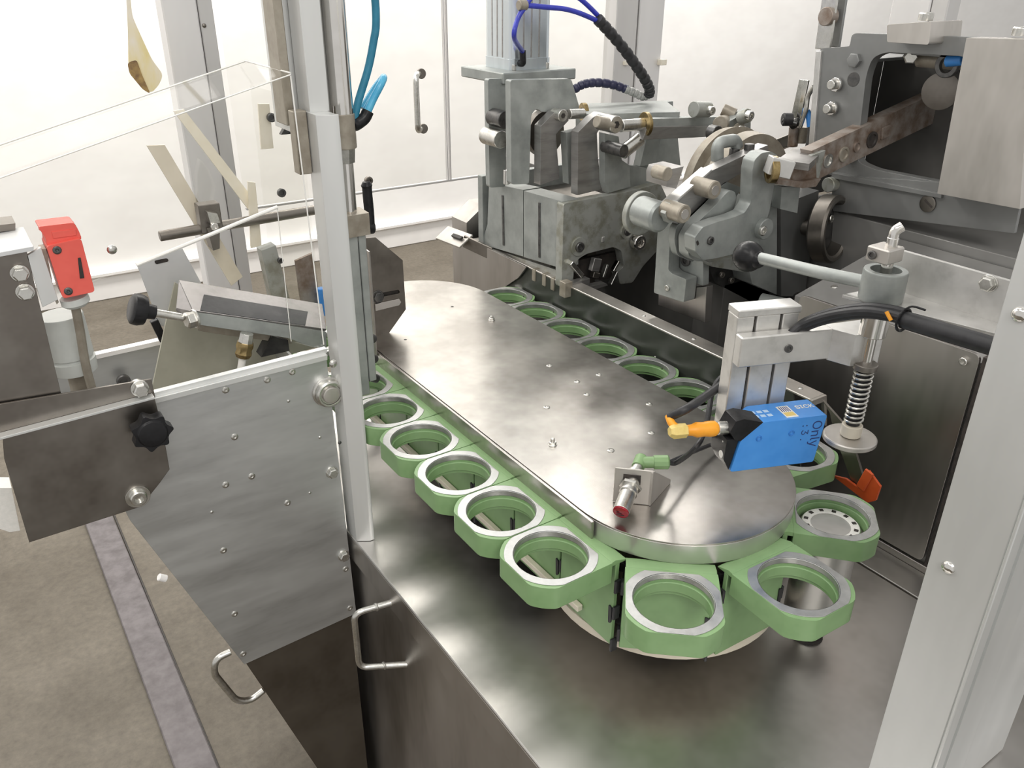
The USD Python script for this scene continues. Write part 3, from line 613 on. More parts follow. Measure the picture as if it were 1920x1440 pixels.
for q in [(0.998, 1.4857, 1.1579), (0.998, 1.4621, 1.1582), (0.998, 1.3922, 1.1598), (0.998, 1.3548, 1.1598), (0.998, 1.3241, 1.1594)]: t.add('die_tab', box(np.array(q) + (0, -.006, -.017), np.array(q) + (.02, .006, .010)), 'tan_metal')
t.add('die_rail', prism('x', [(1.551, 1.1668), (1.3068, 1.1853), (1.3086, 1.1495), (1.5174, 1.1376), (1.5511, 1.1411)], 1.012, 1.04), 'stained_cast')
t.add('support_leg', box((1.10, 1.40, .991), (1.18, 1.50, 1.2)), 'dull_steel')
t.add('mounting_arm', box((1.02, 1.36, 1.12), (1.12, 1.56, 1.20)), 'dull_steel')
# portal frame
fr = [(0.941, 1.5588), (1.0888, 1.5522), (1.1122, 1.4969), (1.11, 1.4865), (1.0174, 1.4937), (1.0041, 1.5019), (0.9913, 1.4906), (0.9886, 1.3532), (0.9448, 1.3576)]
t.add('portal_plate', prism('y', rnd(fr, .006, 4), 1.40, 1.418), 'cast_grey')
fr2 = [(0.9631, 1.5484), (1.0907, 1.5421), (1.099, 1.4949), (1.0227, 1.495), (1.0092, 1.4852), (1.0069, 1.3226), (0.9653, 1.3256)]
t.add('portal_plate', prism('y', rnd(fr2, .006, 4), 1.515, 1.53), 'cast_grey')
ct = np.array((1.005, 1.5071, 1.5581))
t.add('top_plate', box((.995, ct[1], ct[2] - .022), (1.185, ct[1] + .17, ct[2]), .002), 'cast_grey', label='thick grey top plate')
CYL = np.array([1.088, ct[1] + .085, ct[2]])
# clamp plates
for out, y, th in (([(0.9974, 1.471), (1.0307, 1.4958), (1.0599, 1.4987), (1.0663, 1.4765), (1.035, 1.4521), (1.0479, 1.3617), (0.9991, 1.3546)], 1.375, .022), ([(1.0525, 1.4619), (1.0875, 1.4865), (1.1087, 1.495), (1.1285, 1.4883), (1.1004, 1.4555), (1.106, 1.4128), (1.1195, 1.3405), (1.0578, 1.3363)], 1.325, .022)):
    t.add('clamp_plate', prism('y', out, y, y + th), 'milled_plate')
t.add('filler_block', prism('y', [(1.0576, 1.4538), (1.0989, 1.4576), (1.112, 1.3378), (1.0686, 1.3489)], 1.37, 1.39), 'cast_grey')
for q, r, L in (((1.0409, 1.36, 1.4898), .012, .03), ((1.086, 1.25, 1.4837), .0165, .05)):
    b = t.add('pivot_pin', cyl(q, np.array(q) + (0, L, 0), r), 'zinc')
    t.add('pin_socket', lathe(np.array(q) - (0, .0004, 0), (0, 1, 0), [(0, r * .45), (.0005, r * .45)], 6), 'gasket', parent=b)
t.add('pin_shaft', cyl((1.0437, 1.26, 1.4918), (1.0839, 1.26, 1.4825), .011), 'tan_metal')
t.add('pin_sleeve', cyl((1.1088, 1.265, 1.4777), (1.1771, 1.265, 1.4758), .012), 'zinc')
t.add('bushing_flange', ring((1.1673, 1.262, 1.4761), (1, -.2, 0), .010, .0235, .008), 'brass')
t.add('short_pin', cyl((1.0619, 1.37, 1.4899), (1.1001, 1.37, 1.4879), .010), 'zinc')
t.add('rear_bushing', ring((1.1184, 1.4, 1.4858), (1, -.3, 0), .008, .018, .010), 'brass')
t.add('shelf_plate', prism('y', [(1.1577, 1.4874), (1.4269, 1.479), (1.4333, 1.4285), (1.1602, 1.443)], 1.45, 1.47), 'cast_grey')
t.add('shelf_top', prism('z', [(1.1752, 1.4724), (1.3569, 1.3987), (1.2731, 1.2711), (1.0925, 1.3502)], 1.475, 1.49), 'cast_grey')
t.add('cross_bar', prism('y', [(1.1666, 1.4727), (1.3761, 1.4565), (1.3796, 1.4354), (1.2972, 1.4399), (1.1564, 1.449)], 1.25, 1.28), 'milled_plate')
t.add('cross_bar_top', prism('y', [(1.1864, 1.4846), (1.3832, 1.4728), (1.3981, 1.4518), (1.1942, 1.4654)], 1.262, 1.285), 'cast_grey')
# rocker under the pins
t.add('rocker', prism('y', [(1.1002, 1.4592), (1.137, 1.4496), (1.1495, 1.4017), (1.1709, 1.3885), (1.1779, 1.3436), (1.1175, 1.338), (1.1071, 1.3634)], 1.30, 1.318), 'cast_grey')
t.add('rocker_pin', cyl((1.1093, 1.25, 1.4321), np.array((1.1093, 1.25, 1.4321)) + (0, .06, 0), .0125), 'dark_bolt')
t.add('knuckle', cyl((1.1218, 1.27, 1.4234), (1.1675, 1.27, 1.447), .0135), 'zinc')
t.add('side_web', prism('y', [(1.2623, 1.4266), (1.3601, 1.4266), (1.3861, 1.3297), (1.2499, 1.3667)], 1.36, 1.375), 'cast_grey')
t.add('web_leg', prism('y', [(1.255, 1.4251), (1.2982, 1.4255), (1.2858, 1.3699), (1.2423, 1.3702)], 1.345, 1.36), 'cast_grey')
t.add('left_knuckle', cyl((0.9596, 1.46, 1.4359), np.array((0.9596, 1.46, 1.4359)) + (0, .06, 0), .018), 'zinc')
t.add('left_strut', obox((1.03, 1.5736, 1.4003), (1.03, 1.5826, 1.3124), .02, .02), 'cast_grey')
t.add('left_pin', cyl((0.9663, 1.45, 1.3761), (0.9664, 1.45, 1.3462), .007), 'chrome')
t.add('left_roller', cyl((0.9766, 1.47, 1.4723), np.array((0.9766, 1.47, 1.4723)) + (.0, .05, 0), .018), 'dark_bolt')
t.add('cam_disc', lathe((1.0453, 1.42, 1.4467), (0, 1, 0), [(0, .045), (.012, .048), (.016, .046)], 36), 'dull_steel')

t = Thing('air_cylinder', 'silver-blue profiled air cylinder standing on the press head top plate', 'air cylinder', CYL)
a = .052
o = rnd([(CYL[0] - a, CYL[1] - a), (CYL[0] + a, CYL[1] - a), (CYL[0] + a, CYL[1] + a), (CYL[0] - a, CYL[1] + a)], .014, 5)
t.add('barrel', prism('z', o, CYL[2] + .022, CYL[2] + .45), 'air_cylinder')
t.add('end_cap', prism('z', rnd([(CYL[0] + x * .053, CYL[1] + y * .053) for x, y in ((-1, -1), (1, -1), (1, 1), (-1, 1))], .012, 5), CYL[2], CYL[2] + .022), 'air_cylinder')
for s in (-.02, 0, .02):
    t.add('groove', box((CYL[0] + s - .002, CYL[1] - a - .0006, CYL[2] + .024), (CYL[0] + s + .002, CYL[1] - a + .002, CYL[2] + .45), .0003), 'milled_plate')
    t.add('groove', box((CYL[0] - a - .0006, CYL[1] + s - .002, CYL[2] + .024), (CYL[0] - a + .002, CYL[1] + s + .002, CYL[2] + .45), .0003), 'milled_plate')
for x, y in ((-.043, -.043), (.043, -.043)): t.add('cap_screw', cyl((CYL[0] + x, CYL[1] + y - .006, CYL[2] + .0), (CYL[0] + x, CYL[1] + y - .006, CYL[2] + .012), .006), 'zinc')
yh = CYL[1] - a - .014
fit = t.add('hose_fitting', rod([(CYL[0] - .03, CYL[1] - a + .001, CYL[2] + .014), (CYL[0] - .03, CYL[1] - a - .014, CYL[2] + .014), (CYL[0] - .032, CYL[1] - a - .014, CYL[2] + .040)], .0068, .006), 'black_plastic')
q = np.array((0.9582, 1.4, 1.6893)); t.add('upper_fitting', cyl(q, q + (.018, 0, 0), .009), 'tan_metal')
h0 = np.array([CYL[0] - .032, CYL[1] - a - .014, CYL[2] + .038])
single('air_hose', tube([h0, (0.9491, 1.4, 1.6345), (0.9572, 1.4, 1.6666), (0.974, 1.4, 1.6872), (0.9955, 1.4, 1.7106), (1.0282, 1.4, 1.7339), (1.0629, 1.4, 1.8054), (1.0355, 1.4, 1.8811)], .0048, 12), 'blue_hose', 'deep blue air hose rising from the black fitting at the cylinder foot', 'hose')
single('air_hose', tube([q + (.016, 0, 0), (1.0298, 1.4, 1.6845), (1.0683, 1.4, 1.681), (1.1082, 1.4, 1.6718), (1.1552, 1.4, 1.6552), (1.1713, 1.4, 1.642)], .0048, 12), 'blue_hose', 'deep blue air hose arching right into the black spiral wrap', 'hose')
single('air_hose', tube([(1.016, 1.405, 1.8555), (1.0305, 1.405, 1.7785), (1.0706, 1.405, 1.7173), (1.108, 1.405, 1.6982), (1.1386, 1.405, 1.6787), (1.1704, 1.405, 1.6546), (1.1826, 1.405, 1.6414)], .0048, 12), 'blue_hose', 'deep blue air hose coming down from the top edge to the spiral wrap', 'hose')
W = [(1.1466, 1.395, 1.6615), (1.1817, 1.395, 1.635), (1.2199, 1.395, 1.6033), (1.2551, 1.395, 1.5706), (1.2836, 1.395, 1.5414), (1.2998, 1.395, 1.5187), (1.3028, 1.4, 1.5048)]
def ribbed(pts, r, turns):
    P_ = smooth_path(pts, 16); n = len(P_); return tube(P_, [r * (1 + .10 * (1 if math.sin(2 * math.pi * turns * i / n) > -.6 else -.6)) for i in range(n)], 12, curve=False)
t = Thing('wrapped_hoses', 'hose bundle in black spiral wrap looping beside the grey posts', 'hose bundle', W[3])
t.add('black_wrap', ribbed(W, .0105, 14), 'black_rubber')
t.add('grey_wrap', ribbed([(1.3041, 1.4, 1.5069), (1.295, 1.41, 1.5031), (1.28, 1.42, 1.5107), (1.2574, 1.43, 1.5199)], .0082, 7), 'grey_wrap')
t.add('navy_wrap', ribbed([(1.265, 1.428, 1.5175), (1.2352, 1.44, 1.5279), (1.1987, 1.45, 1.5335), (1.1704, 1.46, 1.531), (1.1514, 1.47, 1.5203)], .0085, 9), 'navy_wrap')

# ---------------------------------------------------------------- linkage (near mechanism)
t = Thing('linkage_head', 'grey crank linkage with pins, curved pulley and hanging steel blade', 'linkage', (1.15, 1.0, 1.1))
t.add('pulley', lathe((1.2519, 1.12, 1.3751), (0, -1, 0), [(0, .04), (0, .108), (.022, .112), (.024, .092), (.046, .092), (.048, .108), (.075, .106), (.078, .05)], 64), 'tan_metal')
t.add('link_bar', prism('y', [(0.98, 1.3955), (1.0747, 1.4461), (1.1541, 1.4644), (1.2093, 1.4752), (1.2171, 1.4522), (1.1619, 1.4379), (1.1015, 1.4175), (1.0435, 1.3754), (1.0048, 1.3645), (0.9854, 1.3721)], .985, 1.008), 'milled_plate')
t.add('link_bar_top', prism('y', [(0.9805, 1.3973), (1.0726, 1.4482), (1.0755, 1.4461), (0.9821, 1.3944)], .9846, 1.009), 'bare_aluminium', label='bright worn top edge')
t.add('link_nut', lathe((0.9802, 0.972, 1.3912), (0, 1, 0), [(0, .019), (.012, .019)], 6), 'stained_cast')
for q, q2, r in (((0.9789, 0.945, 1.3939), (0.9966, 0.985, 1.3895), .0155), ((1.0495, 0.95, 1.4229), (1.066, 0.985, 1.421), .0155)):
    q = np.array(q)
    b = t.add('pivot_pin', lathe(q, (0, 1, 0), [(0, r * .9), (.002, r), (.045, r)], 26), 'tan_metal')
    t.add('pin_screw', lathe(q - (0, .0006, 0), (0, 1, 0), [(0, r * .55), (.001, r * .55)], 18), 'chrome', parent=b)
t.add('boss', cyl((0.971, 0.99, 1.3794), np.array((0.971, 0.99, 1.3794)) + (0, .055, 0), .026, 36, .004), 'cast_grey')
t.add('round_base', cyl((1.0312, 1.1, 1.3522), np.array((1.0312, 1.1, 1.3522)) + (0, .012, 0), .040, 40), 'stained_cast')
sl = [(1.0839, 1.3681), (1.0549, 1.3791), (1.0422, 1.3238), (1.0483, 1.3074), (1.0459, 1.2564), (1.0355, 1.2522), (0.9985, 1.2518), (0.9991, 1.2076), (1.0779, 1.2017)]
t.add('blade_holder', prism('x', rnd(sl, .003, 3), 1.055, 1.082), 'cast_grey')
t.add('inner_web', prism('x', [(1.0856, 1.3281), (0.9979, 1.3392), (0.9853, 1.2382), (1.0649, 1.2354)], 1.085, 1.10), 'cast_grey')
t.add('blade', prism('x', [(1.0942, 1.1965), (0.9751, 1.2394), (0.9691, 1.1721), (1.0921, 1.1664)], 1.0835, 1.10), 'sheet_steel', label='flat brown-grey hanging steel blade')
t.add('web_bolt', capscrew(np.array((1.085, 1.0319, 1.2733)), (-1, 0, 0), .011, .005), 'dark_bolt')
t.add('holder_screw', capscrew((1.055, 1.0428, 1.2221), (-1, 0, 0), .006, .004), 'zinc')
t.add('rear_lever', prism('y', rnd([(1.0082, 1.3156), (1.0024, 1.3482), (1.018, 1.3696), (1.0581, 1.3947), (1.0879, 1.4161), (1.1038, 1.414), (1.1116, 1.4001), (1.1053, 1.377), (1.0716, 1.3521), (1.0503, 1.2987), (1.0278, 1.3027)], .006, 4), .955, .978), 'cast_grey')
t.add('back_lever', prism('y', rnd([(1.0009, 1.3372), (1.0029, 1.3602), (1.0404, 1.3796), (1.1109, 1.4236), (1.1569, 1.4067), (1.0863, 1.3329), (1.0536, 1.2879), (1.0121, 1.3088)], .006, 4), .985, 1.0), 'cast_grey')
crank = [(0.9868, 1.3592), (1.003, 1.3736), (1.0358, 1.3776), (1.0736, 1.3792), (1.1, 1.3835), (1.1128, 1.399), (1.1059, 1.4534), (1.1076, 1.4706), (1.1225, 1.4803), (1.146, 1.4805), (1.1654, 1.4714), (1.1665, 1.4238), (1.1642, 1.378), (1.1504, 1.326), (1.1372, 1.3031), (1.1, 1.3134), (1.0464, 1.3133), (1.0118, 1.3157), (0.9917, 1.334)]
t.add('crank', prism('y', rnd(crank, .004, 4), .925, .95), 'cast_grey')
t.add('crank_bolt', capscrew((1.0231, 0.925, 1.3479), (0, -1, 0), .007, .004), 'dark_bolt')
t.add('crank_slot', obox((0.9923, 0.9246, 1.3521), (0.9958, 0.9246, 1.3452), .004, .002, .0003, up=(0, 1, 0)), 'gasket')
t.add('crank_bushing', ring((1.1211, 0.905, 1.457), (.85, -.5, 0), .015, .022, .012), 'brass')
t.add('square_shaft', obox((1.1178, 0.905, 1.4661), (1.1511, 0.885, 1.4572), .026, .028, .001), 'bare_aluminium')
b = t.add('side_washer', cyl((1.1504, 0.915, 1.3495), np.array((1.1504, 0.915, 1.3495)) + (0, .03, 0), .0185), 'cast_grey')
t.add('side_bolt', capscrew((1.1294, 0.908, 1.3526), (0, -1, 0), .0085, .006), 'zinc', parent=b)
t.add('clamp_arch', rod([(1.1233, 1.02, 1.4526), (1.1184, 1.02, 1.4823), (1.1622, 1.02, 1.4835), (1.1699, 1.02, 1.4708)], .011, .02), 'cast_grey')
for q in ((1.1787, 1, 1.4731), (1.1644, 1.02, 1.464)): t.add('black_screw', cyl(np.array(q) - (0, 0, .01), np.array(q) + (0, 0, .005), .009), 'dark_bolt')
t.add('corner_block', prism('y', [(0.9846, 1.4451), (0.9894, 1.455), (1.022, 1.4565), (1.0095, 1.4207), (0.9868, 1.4271)], 1.0, 1.05), 'milled_plate')
t.add('block_cap', cyl((0.9818, 0.995, 1.449), np.array((0.9818, 0.995, 1.449)) + (0, .03, 0), .0115), 'tan_metal')
# rear tower with knuckle joints
t.add('tower', prism('y', [(1.2884, 1.4807), (1.3575, 1.5025), (1.3698, 1.4317), (1.2829, 1.4424)], 1.16, 1.18), 'cast_grey')
for a, b, r, m in (((1.3181, 1.15, 1.4897), (1.3184, 1.13, 1.4983), .013, 'stained_cast'), ((1.289, 1.25, 1.4966), (1.3323, 1.25, 1.4933), .016, 'stained_cast'), ((1.3201, 1.2, 1.5004), (1.3354, 1.18, 1.4915), .012, 'tan_metal'), ((1.2735, 1.16, 1.481), (1.3352, 1.2, 1.4754), .015, 'tan_metal'), ((1.319, 1.15, 1.4683), (1.3649, 1.19, 1.4585), .013, 'tan_metal')):
    k = t.add('knuckle', cyl(a, b, r), m)
for q, r in (((1.2995, 1.13, 1.4708), .010), ((1.3197, 1.235, 1.4941), .009), ((1.3095, 1.125, 1.4997), .009)): t.add('knuckle_screw', capscrew(q, (0, -1, 0), r, .01), 'zinc')
t.add('roller', cyl((1.2484, 1.14, 1.469), np.array((1.2484, 1.14, 1.469)) + (0, .02, 0), .014), 'dark_bolt')
t.add('tower_post', box((1.34, 1.18, 0), (1.42, 1.22, 1.45)), 'cast_grey')
# bearing block and handwheel behind the lever
t.add('bearing_block', prism('y', [(1.1627, 1.393), (1.2197, 1.3757), (1.2591, 1.1946), (1.1829, 1.2311), (1.1523, 1.2972)], .955, 1.0), 'cast_grey')
t.add('bearing_side', prism('y', [(1.269, 1.36), (1.3762, 1.3737), (1.3888, 1.1551), (1.3132, 1.1707)], .985, 1.03), 'housing_grey')
t.add('lower_block', prism('y', [(1.1039, 1.2767), (1.2477, 1.2721), (1.3299, 1.2142), (1.3958, 1.1441), (1.3262, 1.1239), (1.1321, 1.2303)], 1.0, 1.06), 'dark_iron')
t.add('lower_bracket', prism('y', [(1.078, 1.2876), (1.1493, 1.2849), (1.1738, 1.2519), (1.0861, 1.2782)], .97, .99), 'stained_cast')
t.add('tube_end', ring((1.2215, 0.9, 1.193), (-.35, .94, 0), .0135, .018, .05), 'cast_grey')
t.add('edge_roller', cyl((1.2855, 0.92, 1.1869), np.array((1.2855, 0.92, 1.1869)) + (.012, .01, 0), .014), 'dull_steel')
for q in ((1.1354, 0.99, 1.2482), (1.1636, 0.99, 1.2324)): t.add('lower_screw', capscrew(q, (0, -1, 0), .006, .005), 'dull_steel')
t.add('under_stem', box((1.16, 1.0, .991), (1.295, 1.07, 1.22)), 'interior')
t = Thing('handwheel', 'shiny round steel handwheel edge beside the housing', 'handwheel', (1.36, 0.9663, 1.3097))
w0 = np.array((1.36, 0.9563, 1.3089)); wa = np.array([.22, -.96, .12]); wa /= np.linalg.norm(wa)
t.add('rim', ring(w0, wa, .050, .064, .034, 44, .004), 'dull_steel')
t.add('web', lathe(w0 + wa * .002, wa, [(0, .048), (.005, .048), (.006, .02), (.012, .018)], 36), 'dark_iron')
t.add('hub_screw', capscrew(w0 + wa * .012 + np.array([0, 0, .02]), wa, .008, .008), 'zinc')
t.add('shaft', cyl(w0, w0 - wa * .08, .015), 'dull_steel')

# ---------------------------------------------------------------- housing at the right rear
XH = 1.40
t = Thing('drive_housing', 'large grey drive housing plate with an open window and dark inside', 'drive housing', (1.5, .8, 1.3))
out = [(1.0343, 1.4475), (1.0533, 1.6172), (1.0484, 1.6222), (0.9901, 1.6289), (0.9897, 1.6475), (0.9829, 1.6514), (0.7641, 1.6575), (0.7503, 1.4107), (0.9973, 1.4001), (1.034, 1.415)]
win = [(0.9462, 1.585), (0.9399, 1.6139), (0.917, 1.6244), (0.7697, 1.6287), (0.7597, 1.4288), (0.8929, 1.4271), (0.9326, 1.4346), (0.9399, 1.5079)]
t.add('side_plate', prism('x', rnd(out, .004, 3), XH, XH + .02, [rnd(win, .014, 5)]), 'housing_grey')
t.add('front_lip', obox((1.398, 1.0329, 1.4358), (1.398, 1.0518, 1.6174), .012, .006, .001, up=(1, 0, 0)), 'bare_aluminium')
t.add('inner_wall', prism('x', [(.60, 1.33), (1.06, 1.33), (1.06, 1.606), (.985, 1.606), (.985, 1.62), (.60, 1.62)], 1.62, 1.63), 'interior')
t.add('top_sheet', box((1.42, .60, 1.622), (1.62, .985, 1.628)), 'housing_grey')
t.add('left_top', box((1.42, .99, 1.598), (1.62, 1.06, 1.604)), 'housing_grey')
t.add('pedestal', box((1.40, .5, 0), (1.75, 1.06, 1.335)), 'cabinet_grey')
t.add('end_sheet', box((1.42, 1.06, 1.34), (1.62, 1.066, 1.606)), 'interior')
t.add('base_flange', prism('x', [(0.9747, 1.4034), (0.7452, 1.4329), (0.6263, 1.4249), (0.6228, 1.3758), (0.9583, 1.3373)], 1.392, 1.40), 'housing_grey')
t.add('flange_ridge', prism('x', [(0.9697, 1.409), (0.7515, 1.4134), (0.7507, 1.4063), (0.9676, 1.3993)], 1.385, 1.40), 'housing_grey')
t.add('inner_gear', lathe((1.52, 0.8632, 1.5608), (-1, -.3, 0), [(0, .032), (.03, .032), (.032, .02)], 30), 'dull_steel')
t.add('inner_pipe', cyl((1.45, 0.8835, 1.6126), (1.45, 0.8082, 1.6135), .012), 'tan_metal')
t.add('pipe_nut', hexbolt((1.43, 0.8883, 1.6183), (-.7, -.6, 0), .012, .012, False), 'zinc')
t.add('blue_tube', cyl((1.42, 0.8147, 1.6169), (1.42, 0.7874, 1.6216), .009), 'blue_plastic')
t.add('tube_ring', ring((1.43, 0.8144, 1.6107), (-1, 0, 0), .012, .02, .01), 'dark_bolt')
for q, r in (((1.4, 0.973, 1.6069), .013),): t.add('hex_bolt', hexbolt(q, (-1, 0, 0), r, .009, False), 'housing_grey')
t.add('recess', lathe(np.array((1.3995, 0.97, 1.5747)), (1, 0, 0), [(0, .0125), (.001, .0125)], 22), 'dark_bolt')
for q in ((1.4, 1.0008, 1.5633), (1.4, 1.0011, 1.5209)):
    q = np.array(q); b = t.add('clamp_screw', cyl(q + (-.022, 0, 0), q, .0085), 'zinc'); t.add('screw_washer', cyl(q + (-.010, 0, 0), q + (-.004, 0, 0), .0125), 'chrome', parent=b)
t.add('slotted_screw', lathe((1.391, 0.774, 1.3913), (-1, 0, 0), [(0, .0145), (.002, .0145), (.003, .012)], 24), 'dull_steel')
t.add('screw_slot', obox((1.3875, 0.7793, 1.3972), (1.3875, 0.764, 1.3875), .003, .001, .0002, up=(1, 0, 0)), 'gasket')
t.add('flange_stud', cyl(np.array((1.375, 0.9672, 1.3876)), np.array((1.375, 0.9672, 1.3876)) + (.02, 0, 0), .014), 'stained_cast')
c = t.add('cover_box', prism('x', [(0.7543, 1.6588), (0.6564, 1.6626), (0.6079, 1.4237), (0.7426, 1.42)], 1.355, 1.398), 'brushed_box', label='pale brushed steel cover box')
bk = [(0.8977, 1.6706), (0.8207, 1.679), (0.8166, 1.6477), (0.8185, 1.6444), (0.8915, 1.6437)]
t.add('top_block', prism('x', rnd(bk, .003, 3), 1.36, 1.45), 'brushed_box', label='pale square block on top')
t.add('block_bolt', capscrew(np.array((1.4, 0.8555, 1.6781)) , (0, 0, 1), .012, .012), 'zinc')
t.add('edge_bolt', capscrew(np.array((1.4, 0.6978, 1.6644)), (0, 0, 1), .012, .012), 'zinc')

t = Thing('rocker_beam', 'rust-brown slotted steel beam running up into the housing window', 'beam', (1.3, .92, 1.45))
bm = [(1.2597, 1.4688), (1.6672, 1.5541), (1.6778, 1.4954), (1.3968, 1.4383), (1.2871, 1.4145)]
t.add('beam', prism('y', bm, .93, .955), 'rusty_steel')
for q, r, m in (((1.308, 0.93, 1.447), .0125, 'zinc'), ((1.3516, 0.93, 1.4537), .0135, 'tan_metal'), ((1.3875, 0.93, 1.4633), .010, 'rusty_steel'), ((1.4293, 0.93, 1.4717), .015, 'gasket')):
    b = t.add('eccentric_bush', lathe(q, (0, -1, 0), [(-.001, r), (.003, r), (.003, r * .7), (.0005, r * .62)], 26), m)
t.add('square_plate', obox((1.4544, 0.928, 1.4802), (1.4806, 0.928, 1.4855), .022, .004, .0005, up=(0, 1, 0)), 'rusty_steel')
t.add('plate_hole', lathe((1.4672, 0.9262, 1.4831), (0, 1, 0), [(0, .005), (.001, .005)], 14), 'beige_plastic')
t.add('clevis_top', prism('z', [(1.1779, 0.936), (1.2779, 0.9837), (1.3034, 0.9386), (1.1964, 0.8833)], 1.45, 1.462), 'milled_plate')
t.add('clevis_block', prism('y', [(1.185, 1.4604), (1.2474, 1.4616), (1.2594, 1.4217), (1.1941, 1.4279)], .91, .95), 'rusty_steel')
t.add('clevis_plate', prism('y', [(1.1403, 1.4382), (1.2081, 1.4281), (1.2582, 1.4265), (1.2471, 1.414), (1.2111, 1.4158), (1.1431, 1.4316)], .90, .95), 'rusty_steel')
t.add('beam_head', prism('y', [(1.2511, 1.4629), (1.2873, 1.4682), (1.2813, 1.4196), (1.2534, 1.4201)], .922, .93), 'stained_cast')
t.add('lower_stem', prism('y', [(1.1937, 1.4148), (1.2438, 1.4066), (1.2479, 1.3601), (1.1986, 1.3748)], .93, .95), 'cast_grey')

# strap with brown knob and toggle clamp, behind the housing
t = Thing('hanging_strap', 'upright grey flat strap with a brown round knob near the top edge', 'strap', (1.45, 1.12, 1.6))
t.add('strap', obox((1.45, 1.083, 1.6159), (1.45, 1.0857, 1.7372), .006, .034, .001, up=(0, 1, 0)), 'zinc')
t.add('strap_back', obox((1.47, 1.0758, 1.6194), (1.47, 1.0785, 1.7373), .006, .03, .001, up=(0, 1, 0)), 'housing_grey')
q = np.array((1.44, 1.0825, 1.6732)); t.add('knob', cyl(q, q + (.02, 0, 0), .0165), 'rusty_steel')
t = Thing('toggle_clamp', 'small zinc toggle clamp with black rubber tip left of the housing', 'toggle clamp', (1.4, 1.0725, 1.5249))
t.add('plate', obox((1.42, 1.0979, 1.4882), (1.42, 1.0918, 1.5607), .003, .022, .0005, up=(0, 1, 0)), 'zinc')
t.add('arm', obox((1.4, 1.0754, 1.4948), (1.4, 1.0703, 1.564), .004, .010, .0005, up=(0, 1, 0)), 'chrome')
t.add('handle', rod([(1.4, 1.0694, 1.4776), (1.4, 1.061, 1.5115), (1.4, 1.0634, 1.5357), (1.4, 1.0524, 1.5543)], .0045, .01), 'zinc')
q = np.array((1.38, 1.0979, 1.4895)); t.add('rubber_tip', lathe(q, (.8, -.5, 0), [(0, .010), (.002, .0125), (.018, .0125), (.020, .008)], 20), 'black_rubber')
t.add('tip_screw', cyl(q, np.array((1.4, 1.078, 1.4824)), .005), 'dark_bolt')
t.add('pivot', cyl((1.42, 1.1054, 1.4728), (1.42, 1.087, 1.4856), .008), 'dark_iron')
t.add('blue_grip', tube([(1.41, 1.0668, 1.5071), (1.41, 1.0596, 1.4961), (1.41, 1.0536, 1.4789)], .006), 'blue_plastic')
t.add('rust_post', cyl((1.43, 1.1029, 1.4316), (1.43, 1.1063, 1.4698), .010), 'rusty_steel')
t.add('rust_post', cyl((1.44, 1.0901, 1.44), (1.44, 1.0898, 1.4712), .009), 'tan_metal')
t = Thing('rear_rail', 'dark steel rail running behind the linkage toward the white wall', 'rail', (1.5, 1.2201, 1.4003))
t.add('rail', obox((1.45, 1.2475, 1.378), (1.45, 1.11, 1.4465), .02, .022, .001), 'dull_steel')
t.add('rail_top', obox(np.array((1.45, 1.2494, 1.3892)), np.array((1.45, 1.112, 1.4567)), .022, .003, .001), 'brushed_box')

# ---------------------------------------------------------------- infeed hopper, left
YH = 1.085
t = Thing('infeed_hopper', 'tapered infeed hopper with grey aluminium front plate left of the table', 'hopper', (.27, 1.2, .1))
pl = [(0.4004, 1.2281), (0.4064, 0.7303), (0.2055, 0.7211), (0.0914, 1.0566), (0.0785, 1.1286), (0.0879, 1.2253)]
t.add('front_plate', prism('y', pl, YH, YH + .004), 'hopper_aluminium', label='grey aluminium front plate dotted with screws')
body = [(0.2081, 0.7229), (0.4051, 0.7276), (0.4108, 0.3243), (0.3, 0.4016)]
t.add('lower_body', prism('y', [(.203, .74), (.399, .74), (.399, .05), (.392, .05), (.299, .407)], YH + .0045, 1.45), 'brown_steel')
t.add('top_channel', cat(prism('y', [(0.0922, 1.2329), (0.4003, 1.2359), (0.3995, 1.2282), (0.0908, 1.2254)], 1.079, 1.089), prism('y', [(0.0948, 1.2376), (0.4031, 1.2431), (0.4023, 1.2354), (0.0935, 1.2308)], 1.086, 1.096)), 'anodised', label='pale grooved channel along the plate top')
t.add('channel_groove', prism('y', [(0.0933, 1.2347), (0.4014, 1.2384), (0.4008, 1.2325), (0.0923, 1.2295)], 1.0875, 1.09), 'gasket')
t.add('back_plate', prism('y', [(0.0329, 1.1781), (0.2332, 1.1795), (0.3228, 1.0309), (0.063, 1.0671)], 1.40, 1.405), 'hopper_aluminium')
t.add('back_rail', prism('y', [(0.0336, 1.1865), (0.2325, 1.1892), (0.2312, 1.1817), (0.032, 1.1795)], 1.385, 1.40), 'white_trim')
t.add('side_sheet', prism('x', [(1.09, .74), (1.45, .74), (1.45, 1.18), (1.09, 1.18)], .392, .396), 'hopper_aluminium')
for q in [(0.2486, 1.085, 1.2178), (0.3085, 1.085, 1.2175), (0.3464, 1.085, 1.2202), (0.2503, 1.085, 1.1409), (0.2654, 1.085, 1.0677), (0.2262, 1.085, 1.0668), (0.3129, 1.085, 1.0013), (0.2063, 1.085, 0.955), (0.2053, 1.085, 0.8298), (0.3955, 1.085, 0.8338), (0.3957, 1.085, 0.7478), (0.2069, 1.085, 0.7438)]: t.add('rivet', slotscrew(q, (0, -1, 0), .0052), 'zinc')
for q in [(0.3354, 1.085, 1.1749), (0.3503, 1.085, 1.0063), (0.2, 1.085, 1.0284), (0.3769, 1.085, 1.0993), (0.3897, 1.085, 0.8557), (0.2599, 1.085, 1.2282)]: t.add('pin_rivet', dome_screw(q, (0, -1, 0), .0026), 'zinc')
q = np.array((0.3959, 1.085, 1.1747))
